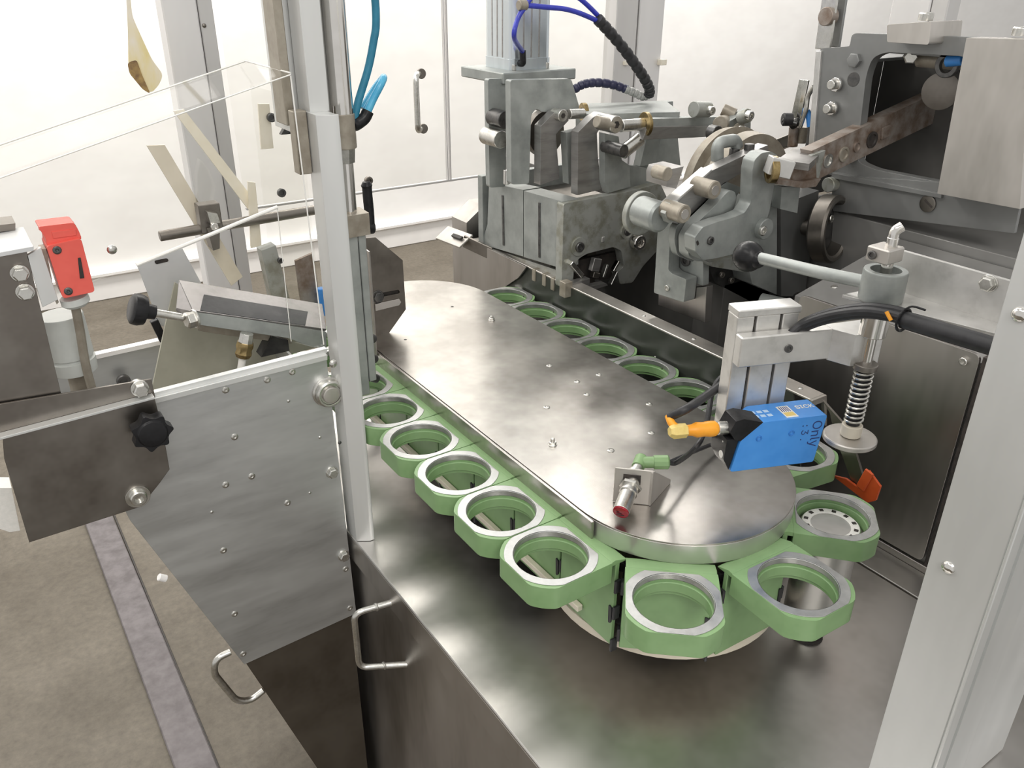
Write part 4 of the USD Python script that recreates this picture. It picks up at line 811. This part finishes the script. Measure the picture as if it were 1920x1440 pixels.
b = t.add('pivot_bolt', lathe(q, (0, -1, 0), [(0, .024), (.004, .024), (.005, .0215), (.014, .0215), (.016, .019), (.016, .0165), (.0135, .016)], 32), 'zinc', label='large round pivot bolt with washer')
t.add('pivot_nut', lathe(q - (0, .012, 0), (0, -1, 0), [(0, .013), (.006, .013), (.007, .011)], 24), 'brushed_box', parent=b)
for q in [(0.3896, 1.085, 1.0313), (0.3943, 1.085, 0.8638)]: t.add('hex_bolt', hexbolt(q, (0, -1, 0), .0085, .007), 'zinc')
t.add('side_stud', cyl((0.1216, 1.1, 0.929), (0.1115, 1.1, 0.9367), .0055), 'white_trim')
t.add('handle', rod([(0.1924, 1.11, 0.7359), (0.1684, 1.11, 0.7337), (0.1599, 1.11, 0.7065), (0.1865, 1.11, 0.627), (0.2096, 1.11, 0.613), (0.2337, 1.11, 0.6241)], .0058, .014), 'zinc', label='stainless bow handle on the sloping side')

# clear guard
t = Thing('clear_guard', 'clear acrylic guard hood with bright cut edges over the hopper', 'guard', (.2, 1.2, 1.2))
pane = [(0.0244, 1.5332), (0.3922, 1.628), (0.3983, 1.2495), (0.3842, 1.2495), (0.3497, 1.2681), (0.3542, 1.4632), (0.167, 1.416), (-0.0143, 1.3758)]
t.add('front_pane', prism('y', pane, 1.085, 1.09), 'clear')
a, b_, d = np.array((0.0244, 1.0875, 1.5327)), np.array((0.3931, 1.0875, 1.6277)), np.array([0, .178, 0])
t.add('lid_pane', hull([p + np.array([0, 0, z]) + o for p in (a, b_) for o in (np.zeros(3), d) for z in (0, .004)]), 'clear')
def edge(name, p, q, r=.0016): t.add(name, tube([p, (np.array(p) + np.array(q)) / 2, q], r, 8, curve=False), 'acrylic_edge')
edge('cut_edge', (0.1668, 1.084, 1.4163), (0.3539, 1.084, 1.4635), .0026)
edge('cut_edge', (0.0243, 1.084, 1.5334), (0.3919, 1.084, 1.6281), .0009)
edge('cut_edge', (0.3917, 1.084, 1.6268), (0.3981, 1.084, 1.2516), .0010)
edge('cut_edge', (0.3537, 1.084, 1.4621), (0.3501, 1.084, 1.2683), .0006)
edge('cut_edge', a + d + (0, 0, .002), b_ + d + (0, 0, .002), .0012)
edge('cut_edge', b_ + (0, 0, .002), b_ + d + (0, 0, .002), .0012)
t.add('pane_bolt', dome_screw((0.1431, 1.085, 1.4401), (0, -1, 0), .006), 'zinc')
# second yellowed acrylic box behind
t = Thing('yellowed_acrylic', 'yellowed acrylic strips and clear sheet inside the hopper guard', 'acrylic strips', (.4, 1.5, 1.3))
t.add('strip', prism('y', [(0.317, 1.5475), (0.3335, 1.5487), (0.4305, 1.383), (0.4121, 1.3782)], 1.42, 1.424), 'yellowed')
t.add('strip', prism('y', [(0.4494, 1.5494), (0.468, 1.5481), (0.4662, 1.4766), (0.4451, 1.477)], 1.41, 1.414), 'yellowed')
t.add('strip', prism('y', [(0.4153, 1.4268), (0.4277, 1.4235), (0.4242, 1.3139), (0.4051, 1.3123)], 1.410, 1.414), 'yellowed')
t.add('sheet', prism('y', [(0.4473, 1.5765), (0.5265, 1.5501), (0.5273, 1.1873), (0.4382, 1.142), (0.4441, 1.3448)], 1.43, 1.434), 'clear')
for q in [(0.4677, 1.409, 1.527), (0.4696, 1.409, 1.4014)]: t.add('knurled_screw', capscrew(q, (0, -1, 0), .0075, .006), 'dark_bolt')
t.add('latch', prism('y', [(0.4533, 1.5353), (0.4819, 1.5353), (0.4782, 1.5186), (0.441, 1.5187)], 1.29, 1.30), 'dark_iron')

# stanchion with cylinder, left of centre
t = Thing('guard_stanchion', 'tall pale aluminium stanchion standing on the table edge', 'stanchion', (.425, 1.08, .9))
t.add('lower_post', prism('z', [(.411, 1.062), (.430, 1.050), (.438, 1.050), (.4365, 1.062), (.4385, 1.10), (.411, 1.10)], .901, 1.580), 'anodised')
t.add('upper_post', prism('z', [(.413, 1.085), (.440, 1.085), (.440, 1.125), (.413, 1.125)], 1.58, 2.1), 'anodised')
t.add('back_channel', prism('z', [(.40, 1.13), (.46, 1.13), (.482, 1.16), (.482, 1.19), (.40, 1.19)], 1.55, 2.1), 'anodised')
t.add('tan_edge', box((.392, 1.12, 1.56), (.404, 1.16, 2.1)), 'tan_metal')
t.add('clip', box((.392, 1.09, 1.50), (.410, 1.11, 1.582)), 'tan_metal')
t.add('lower_screw', dome_screw((0.4001, 1.058, 1.23), (0, -1, 0), .0065), 'zinc')
for q in [(0.3984, 1.06, 1.0951), (0.4236, 1.06, 1.0125), (0.425, 1.06, 0.9497)]: t.add('rivet', dome_screw(q, (0, -1, 0), .003), 'dark_bolt')

t = Thing('lift_cylinder', 'chrome round cylinder and rod behind the stanchion with hose fitting', 'cylinder', (0.4659, 1.11, 1.5593))
c0, c1 = np.array((0.469, 1.115, 1.569)), np.array((0.466, 1.115, 1.7125)); cx, cy = (c0 + c1)[:2] / 2 + (0.002, 0)
t.add('barrel', cyl((cx, cy, c0[2]), (cx, cy, 2.1), .0165, 32), 'chrome')
t.add('end_cap', cyl((cx, cy, c0[2] - .045), (cx, cy, c0[2] + .002), .0175, 28), 'tan_metal')
t.add('port_nut', lathe((cx, cy, c0[2] - .065), (0, 0, 1), [(0, .013), (.022, .015)], 6), 'zinc')
t.add('rod', cyl((cx, cy, 1.39), (cx, cy, c0[2] - .05), .0105), 'chrome')
zt_ = np.array((0.4688, 1.115, 1.4328))[2]
t.add('clamp_body', prism('z', [(cx - .016, cy - .02), (cx + .022, cy - .018), (cx + .024, cy + .02), (cx - .016, cy + .02)], zt_ - .032, zt_), 'tan_metal')
t.add('column', cat(box((cx - .012, cy - .012, 1.14), (cx + .004, cy + .015, zt_ - .03)), box((cx + .006, cy - .010, 1.16), (cx + .018, cy + .015, zt_ - .03))), 'cast_grey')
for zz in (1.165, 1.20, 1.235): t.add('column_fitting', cyl((cx + .010, cy - .004, zz), (cx + .024, cy + .004, zz - .01), .007), 'dark_iron')
fq = np.array((0.49, 1.115, 1.5537))
t.add('elbow', rod([(cx + .012, cy - .004, fq[2]), fq, (0.5036, 1.115, 1.5612), (0.5092, 1.115, 1.5708)], .0085, .008), 'black_plastic')
single('teal_hose', tube([(0.4886, 1.118, 1.5592), (0.4971, 1.118, 1.5842), (0.5149, 1.118, 1.6251), (0.5255, 1.118, 1.6588), (0.5315, 1.118, 1.6853), (0.531, 1.118, 1.7309), (0.5211, 1.118, 1.799), (0.4964, 1.118, 1.8507)], .0055, 14), 'teal_hose', 'dark teal air hose rising straight to the top edge by the chrome cylinder', 'hose')
single('teal_hose', tube([(0.5078, 1.116, 1.5679), (0.5191, 1.116, 1.5864), (0.5319, 1.116, 1.6047), (0.5409, 1.125, 1.6118), (0.5454, 1.14, 1.6072), (0.5338, 1.142, 1.5948), (0.5126, 1.14, 1.5704)], .0055, 14), 'cyan_hose', 'short bright blue hose bent back in a tight loop', 'hose')

t = Thing('clamping_lever', 'black plastic clamping lever standing behind the folded guide plate', 'lever', (0.5561, 1.25, 1.3612))
h = np.array((0.5603, 1.25, 1.3651)); t.add('hub', cyl(np.array((0.5448, 1.25, 1.3647)), np.array((0.566, 1.25, 1.3633)), .0105), 'black_plastic')
t.add('grip', tube([h, (0.5604, 1.25, 1.392), (0.5597, 1.25, 1.4186), (0.5597, 1.25, 1.4317)], [.011, .008, .0075, .008] if False else .0082, 14), 'black_plastic')
t.add('grip_end', lathe((0.5596, 1.25, 1.4299), (-.05, 0, 1), [(0, .008), (.004, .0095), (.010, .006)], 16), 'black_plastic')
t.add('stud', cyl(np.array((0.5231, 1.25, 1.3663)), np.array((0.5467, 1.25, 1.3644)), .007), 'tan_metal')
t.add('end_screw', capscrew((0.5669, 1.26, 1.4392), (0, -1, 0), .0068, .006), 'dull_steel')

t = Thing('folded_guide', 'folded stainless guide plate with a slot standing at the far left of the cover', 'guide plate', (.56, 1.27, 1.14))
t.add('narrow_face', prism('x', [(1.3112, 1.3289), (1.2433, 1.3249), (1.2443, 1.1318), (1.3113, 1.1201)], .5515, .554), 'sheet_steel')
t.add('wing', prism('y', [(0.5546, 1.3277), (0.5981, 1.3245), (0.6487, 1.2733), (0.6497, 1.1772), (0.6056, 1.131), (0.5886, 1.1241), (0.5479, 1.1404)], 1.315, 1.318, [rnd([(0.5861, 1.2199), (0.6378, 1.2188), (0.6395, 1.2111), (0.5875, 1.2113)], .003, 3)]), 'dull_steel')
q = np.array((0.5941, 1.315, 1.2141)); t.add('slot_screw', hexbolt(q, (0, -1, 0), .010, .006), 'dark_bolt')
t.add('slot_strap', prism('y', [(0.5865, 1.2022), (0.6352, 1.2024), (0.6392, 1.1953), (0.6345, 1.1899), (0.5865, 1.1886)], 1.311, 1.3145), 'chrome')
t.add('slot_back', prism('y', [(0.5869, 1.222), (0.6453, 1.2186), (0.6466, 1.2046), (0.5878, 1.2052)], 1.3205, 1.322), 'gasket')

# stainless clamp plate at the left
t = Thing('clamp_plate', 'dark stainless side plate with black star knob at the lower left', 'clamp plate', (.1, 1.05, 1.0))
sp_ = [(-0.0519, 1.2424), (0.1498, 1.245), (0.1511, 1.1361), (0.1072, 1.0932), (-0.0304, 1.0894)]
sp_ = [(-0.0243, 1.2416), (0.1511, 1.2446), (0.153, 1.2024), (0.1511, 1.1361), (0.1357, 1.12), (0.1057, 1.0921), (-0.0304, 1.0894), (-0.029, 1.2146)]
t.add('plate', prism('y', sp_, 1.055, 1.058), 'dull_steel')
t.add('ledge', prism('y', [(-0.0596, 1.247), (0.15, 1.2517), (0.1495, 1.2487), (-0.0604, 1.2437)], 1.046, 1.0595), 'anodised', label='bright folded ledge')
t.add('upright_flange', prism('y', [(-0.0489, 1.286), (0.153, 1.2709), (0.1528, 1.2443), (-0.0602, 1.2405)], 1.06, 1.063), 'dull_steel')
k0 = np.array((0.1354, 1.055, 1.2135))
def star(r0, r1, n=7): return [((r0 if i % 2 else r1) * math.cos(math.pi * i / n), (r0 if i % 2 else r1) * math.sin(math.pi * i / n)) for i in range(2 * n)]
v, f = prism('y', rnd([(k0[0] + x, k0[2] + y) for x, y in star(.019, .0285)], .006, 4), 1.021, 1.038)
t.add('star_knob', cat((v, f), lathe((k0[0], 1.0215, k0[2]), (0, -1, 0), [(0, .019), (.003, .017), (.004, .01)], 24), cyl((k0[0], 1.036, k0[2]), (k0[0], 1.055, k0[2]), .011)), 'black_plastic')
q = np.array((0.1048, 1.055, 1.1098))
t.add('lower_bolt', cat(lathe(q, (0, -1, 0), [(0, .0165), (.003, .016)], 28), capscrew(q - (0, .002, 0), (0, -1, 0), .011, .008)), 'zinc')
t.add('flange_bolt', hexbolt((0.1368, 1.059, 1.2626), (0, -1, 0), .0095, .009), 'zinc')
t.add('bolt_stem', cyl((0.1384, 1.09, 1.2537), (0.1388, 1.075, 1.2552), .009), 'zinc')
t.add('far_screw', capscrew((0.1561, 1.38, 1.1359), (0, -1, 0), .011, .006), 'dark_bolt')
t.add('white_foot', prism('y', [(-0.0547, 1.1621), (-0.0318, 1.1536), (-0.0371, 1.0889), (-0.0488, 1.0912), (-0.0674, 1.1097)], 1.09, 1.12), 'label_white')

# column with the red switch
t = Thing('switch_column', 'dark stainless column box at the left edge with two hexagon bolts', 'column', (.02, 1.06, 1.2))
t.add('front_sheet', prism('y', [(-0.0059, 1.457), (0.0524, 1.4593), (0.0484, 1.2664), (-0.0545, 1.262)], 1.066, 1.07), 'dull_steel')
t.add('top_lip', prism('y', [(-0.0048, 1.4634), (0.0597, 1.4659), (0.0586, 1.4611), (-0.0059, 1.4587)], 1.055, 1.15), 'white_plate')
t.add('side_angle', prism('y', [(0.0515, 1.4533), (0.0674, 1.4607), (0.0711, 1.3959), (0.0533, 1.3901)], 1.066, 1.072), 'anodised')
t.add('angle_edge', prism('y', [(0.0668, 1.4576), (0.0723, 1.4573), (0.0687, 1.3891), (0.0715, 1.3912)], 1.07, 1.09), 'tan_metal')
for q in [(0.0397, 1.066, 1.4348), (0.04, 1.066, 1.4121)]: t.add('hex_bolt', hexbolt(q, (0, -1, 0), .0085, .008), 'zinc')
t.add('top_plate', prism('y', [(0.0037, 1.4747), (0.0519, 1.4738), (0.05, 1.4656), (0.0017, 1.4666)], 1.14, 1.18), 'dull_steel')
t.add('top_block', prism('y', [(0.003, 1.4667), (0.048, 1.4611), (0.0476, 1.434), (-0.0046, 1.4362)], 1.17, 1.19), 'white_plate')
t = Thing('safety_switch', 'red plastic safety switch box mounted beside the dark column', 'switch', (0.0852, 1.06, 1.4359))
fz = [(0.0726, 1.4625), (0.1098, 1.4659), (0.1113, 1.3996), (0.0759, 1.398)]
t.add('body', prism('y', rnd(fz, .004, 4), 1.06, 1.105), 'red_plastic')
hd = [(0.0745, 1.4703), (0.0694, 1.4843), (0.1071, 1.4836), (0.1097, 1.4743), (0.1113, 1.4631), (0.0733, 1.4598)]
t.add('head', prism('y', rnd(hd, .003, 3), 1.066, 1.10), 'red_plastic')
q = np.array((0.0898, 1.085, 1.4776)); t.add('head_ring', ring(q - (0, 0, .002), (0, 0, 1), .012, .019, .005, 28), 'red_plastic')
t.add('head_slot', prism('y', [(0.0819, 1.4766), (0.107, 1.4758), (0.1061, 1.4689), (0.0819, 1.469)], 1.065, 1.067), 'red_plastic')
t.add('key_slot', prism('y', [(0.1016, 1.4435), (0.1045, 1.4436), (0.1034, 1.4188), (0.0987, 1.419)], 1.059, 1.061), 'gasket')
for q in [(0.0823, 1.06, 1.4564), (0.0834, 1.06, 1.4059)]: t.add('switch_screw', slotscrew(q, (0, -1, 0), .0048), 'dark_bolt')
q = np.array((0.0892, 1.08, 1.3917)); t.add('gland', lathe(q, (.12, 0, -1), [(0, .016), (.008, .0165), (.012, .012)], 20), 'grey_plastic')
single('switch_cable', tube([(0.0886, 1.08, 1.3835), (0.0878, 1.09, 1.3436), (0.0855, 1.1, 1.2887), (0.0878, 1.11, 1.2292), (0.0902, 1.115, 1.1936)], .0055, 10), 'tan_metal', 'thin tan cable hanging down from the red safety switch', 'cable')
t = Thing('conduit_gland', 'pale grey conduit gland with cable below the red switch', 'conduit', (0.0724, 1.12, 1.3218))
q0, q1 = np.array((0.073, 1.13, 1.3549)), np.array((0.0747, 1.13, 1.2872)); dd = (q1 - q0) / np.linalg.norm(q1 - q0)
t.add('body', lathe(q0, dd, [(0, .026), (.002, .027), (.056, .027), (.057, .025), (.060, .025), (.061, .028), (.078, .027), (.08, .022)], 28), 'grey_plastic')
t.add('cable', tube([q1 - dd * .005, (0.0771, 1.13, 1.2618), (0.0754, 1.13, 1.2158)], .014, 14), 'tan_metal')

# pusher and parts inside the hopper
t = Thing('pusher_tray', 'sloping grey pusher tray with black window inside the hopper', 'pusher tray', (.35, 1.2, 1.25))
t.add('front_bar', prism('y', rnd([(0.2449, 1.3071), (0.3207, 1.2786), (0.4363, 1.2327), (0.4333, 1.2028), (0.4017, 1.2171), (0.3743, 1.2364), (0.2413, 1.2897)], .003, 3), 1.17, 1.185), 'cast_grey')
qa = [np.array(q) for q in ((0.2422, 1.172, 1.3103), (0.4375, 1.172, 1.2363), (0.46, 1.24, 1.2521), (0.2445, 1.24, 1.3355))]
qn = np.cross(qa[1] - qa[0], qa[3] - qa[0]); qn /= np.linalg.norm(qn)
if qn[1] > 0: qn = -qn
t.add('top_plate', hull([q - qn * k for q in qa for k in (0, .004)]), 'mauve_steel')
qw = [np.array(q) + qn * .0004 for q in ((0.2519, 1.174, 1.3067), (0.404, 1.1735, 1.2489), (0.4237, 1.2105, 1.2556), (0.2689, 1.2105, 1.3163))]
t.add('black_window', hull([q - qn * k for q in qw for k in (-.0006, .003)]), 'black_plastic', label='glossy black window')
t.add('end_plate', hull([q - qn * k for q in (np.array((0.2242, 1.19, 1.3123)), np.array((0.242, 1.172, 1.3087)), qa[3] * 1.0, np.array((0.2323, 1.18, 1.2916))) for k in (0.0005, .004)]), 'mauve_steel')
t.add('rod', cyl((0.1877, 1.18, 1.317), (0.2488, 1.18, 1.2912), .0058), 'zinc')
t.add('rod_nut', hexbolt((0.2432, 1.172, 1.2977), (-.95, -.2, 0), .012, .012), 'zinc')
q = np.array((0.1818, 1.18, 1.3198)); dr = np.array((0.1877, 1.18, 1.317)) - np.array((0.2488, 1.18, 1.2912)); dr /= np.linalg.norm(dr)
t.add('knob', lathe(q - dr * .012, dr, [(0, .010), (.012, .011), (.014, .020), (.022, .0225), (.030, .0215), (.033, .017)], 28), 'black_plastic')
t.add('under_bar', prism('y', [(0.2481, 1.2812), (0.3831, 1.2234), (0.3888, 1.2118), (0.271, 1.2579), (0.2504, 1.267)], 1.20, 1.23), 'tan_metal')
t.add('stand', prism('y', [(0.3356, 1.2039), (0.3567, 1.2351), (0.381, 1.222), (0.3814, 1.2034)], 1.195, 1.22), 'dark_iron')
t = Thing('brass_fitting', 'brass pipe fitting below the pusher tray inside the hopper', 'pipe fitting', (0.3023, 1.16, 1.2389))
a, b = np.array((0.3097, 1.16, 1.2631)), np.array((0.2979, 1.16, 1.2251)); dd = (b - a) / np.linalg.norm(b - a)
t.add('grey_nut', lathe(a, dd, [(0, .010), (.016, .011)], 8), 'zinc')
t.add('brass_body', lathe(a + dd * .014, dd, [(0, .0125), (.006, .0135), (.012, .0115), (.018, .013), (.024, .010)], 8), 'brass')
t.add('tube', cyl(a + dd * .036, a + dd * .06, .0055), 'label_white')
single('inner_panel', prism('y', [(0.2506, 1.3108), (0.2777, 1.2834), (0.4717, 1.2039), (0.4719, 1.1481), (0.1842, 1.138), (0.2296, 1.258)], 1.305, 1.31), 'olive_panel', 'olive-grey flat panel standing inside the hopper behind the tray', 'panel')
t = Thing('slotted_plate', 'pale slotted flat plate leaning behind the black pusher knob', 'plate', (0.2522, 1.34, 1.3088))
t.add('plate', prism('y', [(0.2067, 1.34), (0.2775, 1.3518), (0.3013, 1.2765), (0.2633, 1.252), (0.2491, 1.2177), (0.2225, 1.2332)], 1.34, 1.344), 'white_plate')
t.add('slot', prism('y', rnd([(0.2324, 1.3399), (0.2526, 1.3407), (0.2541, 1.3352), (0.2337, 1.3337)], .003, 3), 1.3392, 1.3405), 'gasket')
t.add('black_leg', obox((0.2131, 1.33, 1.248), (0.2212, 1.33, 1.2109), .012, .012), 'black_plastic')
t = Thing('guide_rod', 'grey round guide rod with square clamp across the hopper', 'rod', (0.3894, 1.4, 1.3602))
t.add('rod', cyl((0.2582, 1.4, 1.3599), (0.5744, 1.4, 1.3664), .0085), 'dull_steel')
t.add('clamp', box(np.array((0.3222, 1.385, 1.4039)), np.array((0.3568, 1.41, 1.3573)), .001), 'dull_steel')
t.add('clamp_block', prism('y', [(0.3314, 1.3958), (0.347, 1.3909), (0.3498, 1.3754), (0.3341, 1.3751)], 1.37, 1.385), 'zinc')
t.add('clamp_lower', prism('y', [(0.3294, 1.3669), (0.3503, 1.3672), (0.3447, 1.3299), (0.3338, 1.3281)], 1.38, 1.41), 'dull_steel')
t.add('clamp_screw', capscrew((0.339, 1.372, 1.3709), (0, -1, 0), .0065, .006), 'chrome')
t.add('clear_block', prism('y', [(0.3439, 1.4704), (0.355, 1.4538), (0.3618, 1.425), (0.351, 1.3944), (0.3305, 1.3973), (0.3349, 1.4458)], 1.41, 1.43), 'clear')
single('ruler_strip', prism('y', [(0.2702, 1.4974), (0.2974, 1.4955), (0.389, 1.2573), (0.3672, 1.2446)], 1.43, 1.433), 'beige_plastic', 'long cream flat strip leaning diagonally behind the guide rod', 'strip')
t = Thing('grey_green_bar', 'grey-green flaking square bar leaning inside the guard near the stanchion', 'bar', (0.4254, 1.36, 1.2796))
t.add('bar', prism('y', [(0.4074, 1.3208), (0.4331, 1.3258), (0.4459, 1.2264), (0.4154, 1.2227)], 1.36, 1.385), 'stained_cast')
t.add('screw', capscrew((0.4369, 1.359, 1.2989), (0, -1, 0), .005, .005), 'dark_bolt')
t = Thing('dark_bracket', 'dark brown bracket with a blue end behind the stanchion', 'bracket', (0.4739, 1.3, 1.2783))
t.add('plate', prism('y', [(0.4481, 1.3085), (0.4801, 1.3169), (0.4848, 1.1941), (0.4502, 1.2018)], 1.312, 1.318), 'rusty_steel')
t.add('blue_tip', cyl((0.4833, 1.3, 1.2572), (0.4831, 1.3, 1.208), .008), 'blue_plastic')

t = Thing('burnt_film', 'yellow film strip with a brown scorched end hanging beside the left guard post', 'film strip', (0.4265, 2.12, 1.5978))
t.add('film', prism('y', rnd([(0.4616, 2.0087), (0.4761, 2.0099), (0.4247, 1.6949), (0.421, 1.6524), (0.4301, 1.6174), (0.4461, 1.5612), (0.4647, 1.5283), (0.4513, 1.5059), (0.4295, 1.4887), (0.412, 1.5198), (0.3935, 1.548), (0.4061, 1.6204)], .01, 4), 2.12, 2.1215), 'burnt_film')
t.add('scorched_edge', prism('y', rnd([(0.3926, 1.5572), (0.4128, 1.5629), (0.4183, 1.531), (0.4291, 1.4889), (0.4147, 1.4992), (0.3928, 1.5347)], .006, 4), 2.1175, 2.1195), 'brown_burn', label='brown scorched end')
# ---------------------------------------------------------------- guard posts and doors at the back
def gpost(name, label, x0, x1, y, w, m, parts=()):
    t = Thing(name, label, 'post', ((x0 + x1) / 2, y, 0))
    t.add('profile', box((x0, y, 0), (x1, y + w, 2.6), .003), m)
    return t
YB = 2.2
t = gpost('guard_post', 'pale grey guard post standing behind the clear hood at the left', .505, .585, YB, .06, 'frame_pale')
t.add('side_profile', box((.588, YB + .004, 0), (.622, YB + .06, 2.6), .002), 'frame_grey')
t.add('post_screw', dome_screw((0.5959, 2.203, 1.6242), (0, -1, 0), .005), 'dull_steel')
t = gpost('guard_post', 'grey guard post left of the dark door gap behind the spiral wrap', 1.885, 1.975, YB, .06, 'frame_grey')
t.add('post_clip', box((1.9229, 2.19, 1.4821), np.array((1.9424, 2.19, 1.4697)) + (0, .02, 0)), 'yellowed')
t = gpost('guard_post', 'paler guard post right of the dark door gap behind the spiral wrap', 1.99, 2.10, YB + .01, .06, 'frame_pale')
t.add('post_clip', box((2.0836, 2.19, 1.4796), np.array((2.1102, 2.19, 1.4614)) + (0, .02, 0)), 'yellowed')
t.add('gap', box((1.976, YB + .02, 0), (1.989, YB + .05, 2.6)), 'gasket')
t = Thing('guard_post', 'broad grey guard post behind the pale block on top of the housing', 'post', (2.3, 1.45, 0))
c_ = np.array((2.3, 1.4005, 1.6558))
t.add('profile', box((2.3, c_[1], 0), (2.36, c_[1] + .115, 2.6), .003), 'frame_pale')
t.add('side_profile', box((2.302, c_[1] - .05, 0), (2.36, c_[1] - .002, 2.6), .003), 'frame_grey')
t = Thing('guard_door', 'clear guard door with steel bow handle and thin frame lines against the white wall', 'guard door', (1.1, YB, 1.1))
t.add('pane', box((.64, YB + .02, 1.17), (1.26, YB + .026, 2.6), .001), 'clear')
t.add('pane', box((1.275, YB + .02, 1.17), (1.87, YB + .026, 2.6), .001), 'clear')
t.add('bottom_edge', box((.64, YB + .017, 1.166), (1.87, YB + .029, 1.172), .001), 'frame_grey')
for x in (1.262, 1.272): t.add('meeting_edge', box((x, YB + .017, 1.172), (x + .003, YB + .029, 2.6), .0005), 'frame_grey')
h0, h1 = np.array((1.1771, 2.215, 1.4829)), np.array((1.1765, 2.215, 1.332))
t.add('handle', rod([h0, h0 + (-.03, -.035, 0), h1 + (-.03, -.035, 0), h1], .0085, .02), 'zinc', label='steel bow handle')
for h in (h0, h1): t.add('handle_foot', cyl(h + (.004, .0, 0), h + (.004, -.008, 0), .014), 'dull_steel')
